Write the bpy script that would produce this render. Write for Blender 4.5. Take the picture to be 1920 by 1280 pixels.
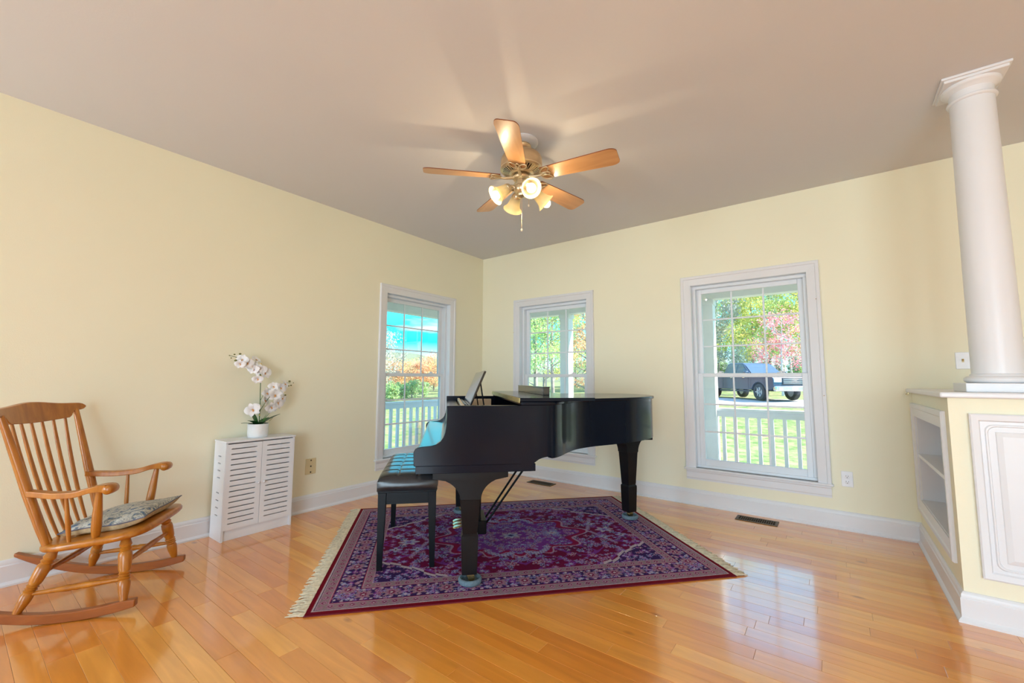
import bpy, bmesh, math, random
import numpy as np
from mathutils import Vector, Matrix

for _o in list(bpy.data.objects):
    bpy.data.objects.remove(_o, do_unlink=True)
SC = bpy.context.scene
COL = SC.collection
random.seed(7)
PI = math.pi
R = math.radians
H = 2.74                                    # ceiling height

# ------------------------------------------------------------------ camera
CAM_YAW, CAM_PITCH, CAM_ROLL, CAM_F = 0.645654763, 0.0895872238, 0.00416000670, 798.285971
CAM_POS = Vector((3.68403694, -4.24069477, 1.13479013))
_F = Vector((-math.sin(CAM_YAW) * math.cos(CAM_PITCH), math.cos(CAM_YAW) * math.cos(CAM_PITCH), math.sin(CAM_PITCH)))
_R = Vector((math.cos(CAM_YAW), math.sin(CAM_YAW), 0))
_U = _R.cross(_F)
_R2 = _R * math.cos(CAM_ROLL) + _U * math.sin(CAM_ROLL)
_U2 = -_R * math.sin(CAM_ROLL) + _U * math.cos(CAM_ROLL)
cd = bpy.data.cameras.new('camera')
cam = bpy.data.objects.new('camera', cd)
COL.objects.link(cam)
cd.sensor_fit = 'HORIZONTAL'
cd.sensor_width = 36.0
cd.lens = CAM_F / 1920 * 36
cd.clip_start, cd.clip_end = 0.05, 2000
m = Matrix((_R2, _U2, -_F)).transposed().to_4x4()
m.translation = CAM_POS
cam.matrix_world = m
SC.camera = cam


def project(x, y, z):
    d = Vector((x, y, z)) - CAM_POS
    w = d.dot(_F)
    if w < 0.05:
        return None
    return 960 + CAM_F * d.dot(_R2) / w, 640 - CAM_F * d.dot(_U2) / w


# ------------------------------------------------------------------ view, world, sun, large lights
SC.view_settings.view_transform = 'Standard'
SC.view_settings.look = 'None'
SC.view_settings.exposure = 0.25
SC.view_settings.gamma = 1.0
SC.view_settings.use_curve_mapping = False
try:
    SC.cycles.use_denoising = True
    SC.cycles.max_bounces = 10
    SC.cycles.transparent_max_bounces = 16
    SC.cycles.sample_clamp_indirect = 6.0
    SC.cycles.caustics_reflective = False
    SC.cycles.caustics_refractive = False
except Exception:
    pass

wd = bpy.data.worlds.new('sky')
SC.world = wd
wd.use_nodes = True
nt = wd.node_tree
nt.nodes.clear()
_out = nt.nodes.new('ShaderNodeOutputWorld')
_bg = nt.nodes.new('ShaderNodeBackground')
_tc = nt.nodes.new('ShaderNodeTexCoord')
_sx = nt.nodes.new('ShaderNodeSeparateXYZ')
_rp = nt.nodes.new('ShaderNodeValToRGB')
_mp = nt.nodes.new('ShaderNodeMapping')
_ns = nt.nodes.new('ShaderNodeTexNoise')
_cr = nt.nodes.new('ShaderNodeValToRGB')
_mx = nt.nodes.new('ShaderNodeMixRGB')
nt.links.new(_tc.outputs['Generated'], _sx.inputs[0])
nt.links.new(_sx.outputs['Z'], _rp.inputs[0])
e = _rp.color_ramp.elements
e[0].position, e[0].color = 0.0, (0.34, 0.46, 0.55, 1)
e[1].position, e[1].color = 0.60, (0.30, 0.50, 0.86, 1)
q = e.new(0.05); q.color = (0.36, 0.62, 0.72, 1)
q = e.new(0.085); q.color = (0.01, 0.50, 0.62, 1)
q = e.new(0.26); q.color = (0.12, 0.56, 0.86, 1)
_mp.inputs['Scale'].default_value = (2.2, 2.2, 11.0)
nt.links.new(_tc.outputs['Generated'], _mp.inputs[0])
nt.links.new(_mp.outputs[0], _ns.inputs['Vector'])
_ns.inputs['Scale'].default_value = 2.1
_ns.inputs['Detail'].default_value = 5
nt.links.new(_ns.outputs[0], _cr.inputs[0])
_cr.color_ramp.elements[0].position = 0.58
_cr.color_ramp.elements[1].position = 0.80
nt.links.new(_cr.outputs[0], _mx.inputs[0])
nt.links.new(_rp.outputs[0], _mx.inputs[1])
_mx.inputs[2].default_value = (0.62, 0.68, 0.74, 1)
nt.links.new(_mx.outputs[0], _bg.inputs[0])
_bg.inputs['Strength'].default_value = 2.7
nt.links.new(_bg.outputs[0], _out.inputs[0])


def lamp(name, kind, energy, color, loc, rot=(0, 0, 0), **kw):
    d = bpy.data.lights.new(name, kind)
    d.energy = energy
    d.color = color
    for k, v in kw.items():
        setattr(d, k, v)
    o = bpy.data.objects.new(name, d)
    o.location = loc
    o.rotation_euler = rot
    COL.objects.link(o)
    return o


# autumn sun, high on the right of the house; the porch roof keeps it out of the room
_sd = Vector((0.86, 0.30, 0.78)).normalized()
lamp('sun_offscreen', 'SUN', 13.0, (1.0, 0.95, 0.86), (30, 10, 30), _sd.to_track_quat('Z', 'Y').to_euler(), angle=R(0.6))
# daylight outside the glass of the rear wall behind the camera, whose windows show as reflections in the panes and on the piano; the patio door is added
TH = 0.16                                        # outer wall thickness
REAR_Y = -7.2
REAR_WX = (0.55, 1.95, 3.05)
ADDED_PATIO = (3.75, 6.45, 2.20)  # added door opening for daylight, set clear of the pane reflections
FAR_X = 7.8
DAY = (0.73, 0.875, 1.0)
lamp('window_rear_offscreen', 'AREA', 100, DAY, (REAR_WX[0], REAR_Y - TH - 0.05, 1.185), (R(90), 0, 0), shape='RECTANGLE', size=0.92, size_y=1.70)
lamp('added_patio_daylight_offscreen', 'AREA', 230, DAY, ((ADDED_PATIO[0] + ADDED_PATIO[1]) / 2, REAR_Y - TH - 0.05, ADDED_PATIO[2] / 2), (R(90), 0, 0),
     shape='RECTANGLE', size=ADDED_PATIO[1] - ADDED_PATIO[0], size_y=ADDED_PATIO[2])


# ------------------------------------------------------------------ materials
MATS = {}


def nodes_of(name):
    mt = bpy.data.materials.new(name)
    mt.use_nodes = True
    t = mt.node_tree
    b = t.nodes['Principled BSDF']
    MATS[name] = mt
    return mt, t, b


def mat(name, color, rough=0.5, metal=0.0, var=0.06, scale=8.0, bump=0.0, bscale=60.0, stretch=(1, 1, 1),
        coat=0.0, spec=None, trans=0.0, emis=None, estr=0.0):
    """Principled material whose colour drifts a little with a noise texture."""
    mt, t, b = nodes_of(name)
    tc = t.nodes.new('ShaderNodeTexCoord')
    mp = t.nodes.new('ShaderNodeMapping')
    mp.inputs['Scale'].default_value = stretch
    t.links.new(tc.outputs['Object'], mp.inputs[0])
    ns = t.nodes.new('ShaderNodeTexNoise')
    ns.inputs['Scale'].default_value = scale
    ns.inputs['Detail'].default_value = 4
    t.links.new(mp.outputs[0], ns.inputs['Vector'])
    rp = t.nodes.new('ShaderNodeValToRGB')
    c = Vector(color[:3])
    rp.color_ramp.elements[0].position = 0.3
    rp.color_ramp.elements[1].position = 0.7
    rp.color_ramp.elements[0].color = (*(c * (1 - var)), 1)
    rp.color_ramp.elements[1].color = (*[min(1, v * (1 + var)) for v in c], 1)
    t.links.new(ns.outputs[0], rp.inputs[0])
    t.links.new(rp.outputs[0], b.inputs['Base Color'])
    b.inputs['Roughness'].default_value = rough
    b.inputs['Metallic'].default_value = metal
    if spec is not None:
        b.inputs['Specular IOR Level'].default_value = spec
    if coat:
        b.inputs['Coat Weight'].default_value = coat
        b.inputs['Coat Roughness'].default_value = 0.06
    if trans:
        b.inputs['Transmission Weight'].default_value = trans
    if emis:
        b.inputs['Emission Color'].default_value = (*emis, 1)
        b.inputs['Emission Strength'].default_value = estr
    if bump:
        n2 = t.nodes.new('ShaderNodeTexNoise')
        n2.inputs['Scale'].default_value = bscale
        n2.inputs['Detail'].default_value = 3
        t.links.new(mp.outputs[0], n2.inputs['Vector'])
        bp = t.nodes.new('ShaderNodeBump')
        bp.inputs['Strength'].default_value = bump
        bp.inputs['Distance'].default_value = 0.01
        t.links.new(n2.outputs[0], bp.inputs['Height'])
        t.links.new(bp.outputs[0], b.inputs['Normal'])
    return mt


def wood_mat(name, c0, c1, rough=0.3, axis='X', coat=0.0, grain=9.0):
    mt, t, b = nodes_of(name)
    tc = t.nodes.new('ShaderNodeTexCoord')
    mp = t.nodes.new('ShaderNodeMapping')
    st = {'X': (0.12, 1, 1), 'Y': (1, 0.12, 1), 'Z': (1, 1, 0.12)}[axis]
    mp.inputs['Scale'].default_value = st
    t.links.new(tc.outputs['Object'], mp.inputs[0])
    ns = t.nodes.new('ShaderNodeTexNoise')
    ns.inputs['Scale'].default_value = grain * 3
    ns.inputs['Detail'].default_value = 5
    ns.inputs['Distortion'].default_value = 0.6
    t.links.new(mp.outputs[0], ns.inputs['Vector'])
    rp = t.nodes.new('ShaderNodeValToRGB')
    rp.color_ramp.elements[0].position = 0.32
    rp.color_ramp.elements[1].position = 0.68
    rp.color_ramp.elements[0].color = (*c0, 1)
    rp.color_ramp.elements[1].color = (*c1, 1)
    t.links.new(ns.outputs[0], rp.inputs[0])
    t.links.new(rp.outputs[0], b.inputs['Base Color'])
    b.inputs['Roughness'].default_value = rough
    if coat:
        b.inputs['Coat Weight'].default_value = coat
        b.inputs['Coat Roughness'].default_value = 0.1
    return mt


def attr_mat(name, attr='col', rough=0.9, bump=0.0, bscale=400, spec=0.2, trl=0.0):
    mt, t, b = nodes_of(name)
    a = t.nodes.new('ShaderNodeAttribute')
    a.attribute_name = attr
    t.links.new(a.outputs['Color'], b.inputs['Base Color'])
    b.inputs['Roughness'].default_value = rough
    b.inputs['Specular IOR Level'].default_value = spec
    if trl:
        tr = t.nodes.new('ShaderNodeBsdfTranslucent')
        t.links.new(a.outputs['Color'], tr.inputs['Color'])
        mx = t.nodes.new('ShaderNodeMixShader')
        mx.inputs[0].default_value = trl
        t.links.new(b.outputs[0], mx.inputs[1])
        t.links.new(tr.outputs[0], mx.inputs[2])
        t.links.new(mx.outputs[0], t.nodes['Material Output'].inputs['Surface'])
    if bump:
        n2 = t.nodes.new('ShaderNodeTexNoise')
        n2.inputs['Scale'].default_value = bscale
        tc = t.nodes.new('ShaderNodeTexCoord')
        t.links.new(tc.outputs['Object'], n2.inputs['Vector'])
        bp = t.nodes.new('ShaderNodeBump')
        bp.inputs['Strength'].default_value = bump
        bp.inputs['Distance'].default_value = 0.003
        t.links.new(n2.outputs[0], bp.inputs['Height'])
        t.links.new(bp.outputs[0], b.inputs['Normal'])
    return mt


WALL = mat('wall_paint', (0.89, 0.84, 0.655), 0.75, var=0.012, scale=1.2, bump=0.05, bscale=180, spec=0.25)
CEIL = mat('ceiling_paint', (0.70, 0.685, 0.705), 0.9, var=0.01, scale=0.8, bump=0.04, bscale=140, spec=0.15)
TRIM = mat('trim_paint', (0.78, 0.77, 0.795), 0.35, var=0.012, scale=3, spec=0.4)
SASH = mat('sash_vinyl', (0.80, 0.82, 0.86), 0.4, var=0.01)
DARKGAP = mat('dark_gap', (0.03, 0.022, 0.016), 0.8)
SUB = mat('subfloor', (0.36, 0.14, 0.035), 0.8)
PIANO = mat('black_satin_lacquer', (0.004, 0.007, 0.016), 0.15, var=0.1, scale=3, spec=0.19)
PIANO_LEG = mat('black_leg_lacquer', (0.007, 0.006, 0.007), 0.35, var=0.1, spec=0.2)
GOLD = mat('gold_plate', (0.62, 0.43, 0.17), 0.38, metal=0.85, var=0.1, scale=30)
BRASS = mat('brass', (0.72, 0.52, 0.24), 0.25, metal=1.0, var=0.05)
BRASSHINGE = mat('brass_hinge', (0.62, 0.50, 0.22), 0.45, metal=0.6, var=0.25, scale=60)
FELT = mat('red_felt', (0.35, 0.05, 0.10), 0.9)
WIRE = mat('steel_wire', (0.55, 0.55, 0.58), 0.3, metal=1.0)
IVORY = mat('pale_wood', (0.72, 0.62, 0.48), 0.5)
LEATHER = mat('black_leather', (0.018, 0.019, 0.022), 0.22, var=0.15, scale=25, bump=0.02, bscale=220, spec=0.5)
STITCH = mat('stitching', (0.008, 0.008, 0.01), 0.6)
BENCHWOOD = mat('black_bench_wood', (0.005, 0.006, 0.008), 0.35, var=0.1, spec=0.13)
CHAIRWOOD = wood_mat('honey_maple', (0.37, 0.112, 0.007), (0.53, 0.192, 0.019), 0.30, 'Z', coat=0.15)
RUNWOOD = wood_mat('rocker_maple', (0.26, 0.066, 0.010), (0.37, 0.105, 0.018), 0.3, 'X', coat=0.15)
WHITECAB = mat('white_laminate', (0.82, 0.82, 0.86), 0.45, var=0.01)
POTW = mat('white_ceramic', (0.86, 0.86, 0.88), 0.5, bump=0.5, bscale=38, var=0.02)
STEM = mat('orchid_stem', (0.06, 0.12, 0.035), 0.5, var=0.3, scale=40)
LEAFG = mat('orchid_leaf', (0.012, 0.075, 0.014), 0.35, var=0.3, scale=20)
GRASSG = mat('orchid_root_green', (0.10, 0.28, 0.06), 0.5)
PETAL = mat('white_petal', (0.88, 0.86, 0.88), 0.6, var=0.03)
LIP = mat('orchid_lip', (0.80, 0.34, 0.06), 0.5)
BUD = mat('orchid_bud', (0.16, 0.15, 0.03), 0.5)
TIE = mat('stem_tie', (0.75, 0.55, 0.16), 0.5)
SOIL = mat('moss', (0.05, 0.06, 0.02), 0.9)
FANMETAL = mat('brushed_bronze', (0.62, 0.44, 0.26), 0.34, metal=0.75, var=0.06)
FANBRASS = mat('antique_brass_trim', (0.72, 0.58, 0.38), 0.3, metal=0.7, var=0.08)
FANWHITE = mat('canopy_white', (0.70, 0.67, 0.68), 0.5)
BLADE = wood_mat('oak_blade', (0.50, 0.245, 0.095), (0.64, 0.345, 0.155), 0.32, 'X', coat=0.4, grain=5)
BLADEEDGE = mat('blade_edge', (0.22, 0.06, 0.02), 0.4)
BULB = mat('lit_bulb', (1, 0.95, 0.8), 0.4, var=0.0, emis=(1.0, 0.84, 0.52), estr=3.0)
PLATEB = mat('beige_plate', (0.70, 0.58, 0.34), 0.4)
PLATEW = mat('white_plate', (0.86, 0.85, 0.88), 0.35)
VENTM = mat('bronze_register', (0.10, 0.07, 0.04), 0.45, metal=0.5)
CUPM = mat('grey_rubber', (0.14, 0.20, 0.24), 0.85, var=0.15, scale=60, bump=0.6, bscale=90)
FRINGE = mat('cream_fringe', (0.64, 0.55, 0.40), 0.95, var=0.2, scale=60)
CUSHSIDE = mat('cushion_side', (0.62, 0.50, 0.30), 0.9, var=0.15, scale=60)
TWEED = mat('piano_box_black', (0.03, 0.03, 0.03), 0.12, var=0.1, coat=0.4)
PORCHW = mat('porch_white', (0.78, 0.78, 0.80), 0.6, var=0.02)
PORCHF = mat('porch_deck', (0.42, 0.42, 0.44), 0.7, var=0.08)
GRAVEL = mat('gravel', (0.40, 0.385, 0.37), 0.95, var=0.2, scale=3)
BARK = mat('bark', (0.30, 0.26, 0.23), 0.9, var=0.3, scale=3)
PALEBARK = mat('pale_bark', (0.62, 0.60, 0.58), 0.9, var=0.2, scale=3)
HILL = mat('wooded_ridge', (0.15, 0.17, 0.09), 1.0, var=0.15, scale=0.02)
TRUCK = mat('navy_paint', (0.025, 0.05, 0.10), 0.22, var=0.03, coat=0.7)
TRUCKBLK = mat('truck_trim', (0.03, 0.035, 0.045), 0.5)
TIRE = mat('tyre', (0.03, 0.03, 0.035), 0.8)
ALLOY = mat('alloy', (0.35, 0.38, 0.42), 0.35, metal=0.8)
CHROME = mat('chrome', (0.7, 0.72, 0.75), 0.15, metal=1.0)
LENSM = mat('headlamp_glass', (0.75, 0.78, 0.82), 0.15)
TGLASS = mat('truck_glass', (0.06, 0.10, 0.14), 0.05, spec=0.8)
LEAVES = attr_mat('leaves', rough=0.7, trl=0.42)
RUGM = attr_mat('rug_pile', rough=0.95, bump=0.5, bscale=500, spec=0.1)

# frosted lamp glass
_m, _t, _b = nodes_of('frosted_glass')
FROST = _m
_b.inputs['Base Color'].default_value = (0.70, 0.64, 0.50, 1)
_b.inputs['Roughness'].default_value = 0.35
_tr = _t.nodes.new('ShaderNodeBsdfTranslucent')
_n = _t.nodes.new('ShaderNodeTexNoise')
_n.inputs['Scale'].default_value = 30
_rp = _t.nodes.new('ShaderNodeValToRGB')
_rp.color_ramp.elements[0].color = (0.80, 0.68, 0.44, 1)
_rp.color_ramp.elements[1].color = (0.92, 0.84, 0.64, 1)
_t.links.new(_n.outputs[0], _rp.inputs[0])
_t.links.new(_rp.outputs[0], _tr.inputs['Color'])
_mx = _t.nodes.new('ShaderNodeMixShader')
_mx.inputs[0].default_value = 0.55
_t.links.new(_b.outputs[0], _mx.inputs[1])
_t.links.new(_tr.outputs[0], _mx.inputs[2])
_t.links.new(_mx.outputs[0], _t.nodes['Material Output'].inputs['Surface'])

# window glass: clear sheet with a Fresnel reflection
_m, _t, _b = nodes_of('window_glass')
GLASS = _m
_t.nodes.remove(_b)
_fr = _t.nodes.new('ShaderNodeFresnel'); _fr.inputs[0].default_value = 1.5
_g = _t.nodes.new('ShaderNodeBsdfGlossy'); _g.inputs['Roughness'].default_value = 0.0
_tp = _t.nodes.new('ShaderNodeBsdfTransparent'); _tp.inputs[0].default_value = (0.95, 0.975, 0.99, 1)
_mx = _t.nodes.new('ShaderNodeMixShader')
_t.links.new(_fr.outputs[0], _mx.inputs[0])
_t.links.new(_tp.outputs[0], _mx.inputs[1])
_t.links.new(_g.outputs[0], _mx.inputs[2])
_t.links.new(_mx.outputs[0], _t.nodes['Material Output'].inputs['Surface'])

# maple floor boards: tone comes from the board, grain from a stretched noise
_m, _t, _b = nodes_of('maple_boards')
PLANK = _m
_a = _t.nodes.new('ShaderNodeAttribute'); _a.attribute_name = 'tone'
_geo = _t.nodes.new('ShaderNodeNewGeometry')
_vm = _t.nodes.new('ShaderNodeVectorMath'); _vm.operation = 'MULTIPLY'
_vm.inputs[1].default_value = (0.9, 9.0, 9.0)
_t.links.new(_geo.outputs['Position'], _vm.inputs[0])
_va = _t.nodes.new('ShaderNodeVectorMath'); _va.operation = 'MULTIPLY_ADD'
_va.inputs[1].default_value = (0, 0, 60)
_t.links.new(_a.outputs['Color'], _va.inputs[0])
_t.links.new(_vm.outputs[0], _va.inputs[2])
_n = _t.nodes.new('ShaderNodeTexNoise')
_n.inputs['Scale'].default_value = 2.2
_n.inputs['Detail'].default_value = 6
_n.inputs['Distortion'].default_value = 0.8
_t.links.new(_va.outputs[0], _n.inputs['Vector'])
_r1 = _t.nodes.new('ShaderNodeValToRGB')
_r1.color_ramp.elements[0].color = (0.79, 0.265, 0.030, 1)
_r1.color_ramp.elements[1].color = (0.95, 0.435, 0.080, 1)
_q = _r1.color_ramp.elements.new(0.5); _q.color = (0.88, 0.345, 0.050, 1)
_t.links.new(_a.outputs['Fac'], _r1.inputs[0])
_r2 = _t.nodes.new('ShaderNodeValToRGB')
_r2.color_ramp.elements[0].position = 0.28
_r2.color_ramp.elements[1].position = 0.72
_r2.color_ramp.elements[0].color = (0.86, 0.82, 0.76, 1)
_r2.color_ramp.elements[1].color = (1.08, 1.08, 1.08, 1)
_t.links.new(_n.outputs[0], _r2.inputs[0])
_mm = _t.nodes.new('ShaderNodeMixRGB'); _mm.blend_type = 'MULTIPLY'; _mm.inputs[0].default_value = 1
_t.links.new(_r1.outputs[0], _mm.inputs[1])
_t.links.new(_r2.outputs[0], _mm.inputs[2])
# small dark knots
_vo = _t.nodes.new('ShaderNodeTexVoronoi')
_vo.inputs['Scale'].default_value = 1.0
_vk = _t.nodes.new('ShaderNodeVectorMath'); _vk.operation = 'MULTIPLY'
_vk.inputs[1].default_value = (2.4, 4.6, 0)
_t.links.new(_geo.outputs['Position'], _vk.inputs[0])
_t.links.new(_vk.outputs[0], _vo.inputs['Vector'])
_rk = _t.nodes.new('ShaderNodeValToRGB')
_rk.color_ramp.elements[0].position = 0.02
_rk.color_ramp.elements[1].position = 0.09
_rk.color_ramp.elements[0].color = (0.45, 0.33, 0.25, 1)
_rk.color_ramp.elements[1].color = (1, 1, 1, 1)
_t.links.new(_vo.outputs['Distance'], _rk.inputs[0])
_mk = _t.nodes.new('ShaderNodeMixRGB'); _mk.blend_type = 'MULTIPLY'; _mk.inputs[0].default_value = 0.75
_t.links.new(_mm.outputs[0], _mk.inputs[1])
_t.links.new(_rk.outputs[0], _mk.inputs[2])
_t.links.new(_mk.outputs[0], _b.inputs['Base Color'])
_b.inputs['Roughness'].default_value = 0.32
_b.inputs['Coat Weight'].default_value = 1.0
_b.inputs['Coat IOR'].default_value = 1.95
_b.inputs['Coat Roughness'].default_value = 0.11

# lawn
_m, _t, _b = nodes_of('lawn_grass')
LAWN = _m
_n = _t.nodes.new('ShaderNodeTexNoise'); _n.inputs['Scale'].default_value = 2.6; _n.inputs['Detail'].default_value = 12
_n.inputs['Roughness'].default_value = 0.75
_g2 = _t.nodes.new('ShaderNodeNewGeometry')
_t.links.new(_g2.outputs['Position'], _n.inputs['Vector'])
_rp = _t.nodes.new('ShaderNodeValToRGB')
_rp.color_ramp.elements[0].position = 0.42; _rp.color_ramp.elements[0].color = (0.11, 0.19, 0.055, 1)
_rp.color_ramp.elements[1].position = 0.60; _rp.color_ramp.elements[1].color = (0.32, 0.22, 0.15, 1)
_q = _rp.color_ramp.elements.new(0.5); _q.color = (0.20, 0.235, 0.095, 1)
_t.links.new(_n.outputs[0], _rp.inputs[0])
_t.links.new(_rp.outputs[0], _b.inputs['Base Color'])
_b.inputs['Roughness'].default_value = 0.95
_b.inputs['Specular IOR Level'].default_value = 0.1

# cushion print
_m, _t, _b = nodes_of('cushion_print')
CUSHTOP = _m
_tc = _t.nodes.new('ShaderNodeTexCoord')
_v = _t.nodes.new('ShaderNodeTexVoronoi'); _v.inputs['Scale'].default_value = 34
_n = _t.nodes.new('ShaderNodeTexNoise'); _n.inputs['Scale'].default_value = 24; _n.inputs['Detail'].default_value = 5
_n.inputs['Distortion'].default_value = 1.5
_t.links.new(_tc.outputs['Object'], _v.inputs['Vector'])
_t.links.new(_tc.outputs['Object'], _n.inputs['Vector'])
_rp = _t.nodes.new('ShaderNodeValToRGB')
_rp.color_ramp.interpolation = 'CONSTANT'
_rp.color_ramp.elements[0].position = 0.0; _rp.color_ramp.elements[0].color = (0.10, 0.15, 0.24, 1)
_rp.color_ramp.elements[1].position = 0.40; _rp.color_ramp.elements[1].color = (0.24, 0.25, 0.24, 1)
for _p, _c in ((0.46, (0.52, 0.49, 0.42, 1)), (0.54, (0.34, 0.34, 0.33, 1)), (0.60, (0.60, 0.56, 0.46, 1)), (0.68, (0.18, 0.22, 0.32, 1))):
    _q = _rp.color_ramp.elements.new(_p); _q.color = _c
_t.links.new(_n.outputs[0], _rp.inputs[0])
_t.links.new(_rp.outputs[0], _b.inputs['Base Color'])
_b.inputs['Roughness'].default_value = 0.9


# ------------------------------------------------------------------ mesh helpers
class MB:
    def __init__(self):
        self.v, self.f = [], []

    def add(self, vs, fs):
        o = len(self.v)
        self.v += [tuple(x) for x in vs]
        self.f += [tuple(i + o for i in f) for f in fs]
        return self

    def box(self, x0, x1, y0, y1, z0, z1):
        vs = [(x0, y0, z0), (x1, y0, z0), (x1, y1, z0), (x0, y1, z0), (x0, y0, z1), (x1, y0, z1), (x1, y1, z1), (x0, y1, z1)]
        return self.add(vs, [(3, 2, 1, 0), (4, 5, 6, 7), (0, 1, 5, 4), (1, 2, 6, 5), (2, 3, 7, 6), (3, 0, 4, 7)])

    def bar(self, a, b, w, h, up=(0, 0, 1), w2=None, h2=None):
        """rectangular bar from a to b, optionally tapering"""
        a, b = Vector(a), Vector(b)
        d = (b - a).normalized()
        s = d.cross(Vector(up))
        if s.length < 1e-5:
            s = Vector((1, 0, 0))
        s.normalize()
        u = s.cross(d)
        w2 = w if w2 is None else w2
        h2 = h if h2 is None else h2
        vs = []
        for p, ww, hh in ((a, w, h), (b, w2, h2)):
            for i, j in ((-1, -1), (1, -1), (1, 1), (-1, 1)):
                vs.append(p + s * (i * ww / 2) + u * (j * hh / 2))
        return self.add(vs, [(3, 2, 1, 0), (4, 5, 6, 7), (0, 1, 5, 4), (1, 2, 6, 5), (2, 3, 7, 6), (3, 0, 4, 7)])

    def tube(self, pts, rad, n=10, cap=True, closed=False):
        pts = [Vector(p) for p in pts]
        k = len(pts)
        if not hasattr(rad, '__len__'):
            rad = [rad] * k
        vs, fs = [], []
        prev = None
        for i, p in enumerate(pts):
            if closed:
                d = pts[(i + 1) % k] - pts[i - 1]
            else:
                d = pts[min(i + 1, k - 1)] - pts[max(i - 1, 0)]
            d.normalize()
            if prev is None:
                s = d.orthogonal().normalized()
            else:
                s = prev - d * prev.dot(d)
                s.normalize()
            prev = s
            u = d.cross(s)
            for j in range(n):
                a = 2 * PI * j / n
                vs.append(p + (s * math.cos(a) + u * math.sin(a)) * rad[i])
        m_ = k if closed else k - 1
        for i in range(m_):
            for j in range(n):
                a0, a1 = i * n + j, i * n + (j + 1) % n
                b0, b1 = ((i + 1) % k) * n + j, ((i + 1) % k) * n + (j + 1) % n
                fs.append((a0, a1, b1, b0))
        if cap and not closed:
            fs.append(tuple(range(n - 1, -1, -1)))
            fs.append(tuple((k - 1) * n + j for j in range(n)))
        return self.add(vs, fs)

    def turned(self, a, b, prof, n=12):
        """turned spindle between a and b; prof = [(t, radius), ...]"""
        a, b = Vector(a), Vector(b)
        return self.tube([a.lerp(b, t) for t, _ in prof], [r for _, r in prof], n)

    def lathe(self, prof, n=32, origin=(0, 0, 0), axis=(0, 0, 1), closed=False):
        """prof = [(r, h), ...] around axis"""
        o, ax = Vector(origin), Vector(axis).normalized()
        s = ax.orthogonal().normalized()
        u = ax.cross(s)
        vs, fs = [], []
        for r, h in prof:
            for j in range(n):
                a = 2 * PI * j / n
                vs.append(o + ax * h + (s * math.cos(a) + u * math.sin(a)) * max(r, 1e-5))
        k = len(prof)
        for i in range(k if closed else k - 1):
            for j in range(n):
                i2 = (i + 1) % k
                fs.append((i * n + j, i * n + (j + 1) % n, i2 * n + (j + 1) % n, i2 * n + j))
        if not closed:
            if prof[0][0] > 1e-4:
                fs.append(tuple(range(n - 1, -1, -1)))
            if prof[-1][0] > 1e-4:
                fs.append(tuple((k - 1) * n + j for j in range(n)))
        return self.add(vs, fs)

    def prism(self, poly, axis, lo, hi):
        """extrude polygon (list of 2-tuples) along an axis: 'X' (y,z), 'Y' (x,z), 'Z' (x,y)"""
        def p3(p, t):
            return {'X': (t, p[0], p[1]), 'Y': (p[0], t, p[1]), 'Z': (p[0], p[1], t)}[axis]
        n = len(poly)
        vs = [p3(p, lo) for p in poly] + [p3(p, hi) for p in poly]
        fs = [tuple(range(n - 1, -1, -1)), tuple(range(n, 2 * n))]
        for i in range(n):
            j = (i + 1) % n
            fs.append((i, j, n + j, n + i))
        return self.add(vs, fs)

    def sphere(self, c, r, n=12, m_=8, sc=(1, 1, 1)):
        prof = []
        vs, fs = [], []
        for i in range(m_ + 1):
            t = PI * i / m_
            for j in range(n):
                a = 2 * PI * j / n
                vs.append((c[0] + r * sc[0] * math.sin(t) * math.cos(a), c[1] + r * sc[1] * math.sin(t) * math.sin(a), c[2] + r * sc[2] * math.cos(t)))
        for i in range(m_):
            for j in range(n):
                fs.append((i * n + j, (i + 1) * n + j, (i + 1) * n + (j + 1) % n, i * n + (j + 1) % n))
        return self.add(vs, fs)

    def rings(self, rs, closed_ends=True):
        """loft between rings with equal vertex count"""
        n = len(rs[0])
        vs = [p for r in rs for p in r]
        fs = []
        for i in range(len(rs) - 1):
            for j in range(n):
                fs.append((i * n + j, i * n + (j + 1) % n, (i + 1) * n + (j + 1) % n, (i + 1) * n + j))
        if closed_ends:
            fs.append(tuple(range(n - 1, -1, -1)))
            fs.append(tuple((len(rs) - 1) * n + j for j in range(n)))
        return self.add(vs, fs)

    def build(self, name, material, parent=None, smooth=35, bevel=0.0, seg=2, weld=False):
        me = bpy.data.meshes.new(name)
        me.from_pydata(self.v, [], self.f)
        bm = bmesh.new()
        bm.from_mesh(me)
        if weld:
            bmesh.ops.remove_doubles(bm, verts=bm.verts, dist=1e-6)
        bmesh.ops.recalc_face_normals(bm, faces=bm.faces)
        bm.to_mesh(me)
        bm.free()
        me.materials.append(material)
        if smooth:
            me.shade_smooth()
            me.set_sharp_from_angle(angle=R(smooth))
        o = bpy.data.objects.new(name, me)
        COL.objects.link(o)
        if parent is not None:
            o.parent = parent
        if bevel:
            b = o.modifiers.new('bevel', 'BEVEL')
            b.width = bevel
            b.segments = seg
            b.limit_method = 'ANGLE'
            b.angle_limit = R(40)
        return o


def empty(name, loc=(0, 0, 0), rz=0.0, parent=None):
    o = bpy.data.objects.new(name, None)
    o.location = loc
    o.rotation_euler = (0, 0, rz)
    o.empty_display_size = 0.1
    COL.objects.link(o)
    if parent is not None:
        o.parent = parent
    return o


def tag(o, label, cat, group=None):
    o['label'] = label
    o['category'] = cat
    if group:
        o['group'] = group
    return o


def struct(o, label=None):
    o['kind'] = 'structure'
    if label:
        o['label'] = label
    return o


def copy_tree(o, parent=None):
    c = o.copy()
    COL.objects.link(c)
    c.parent = parent
    for ch in list(o.children):
        copy_tree(ch, c)
    return c


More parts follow.
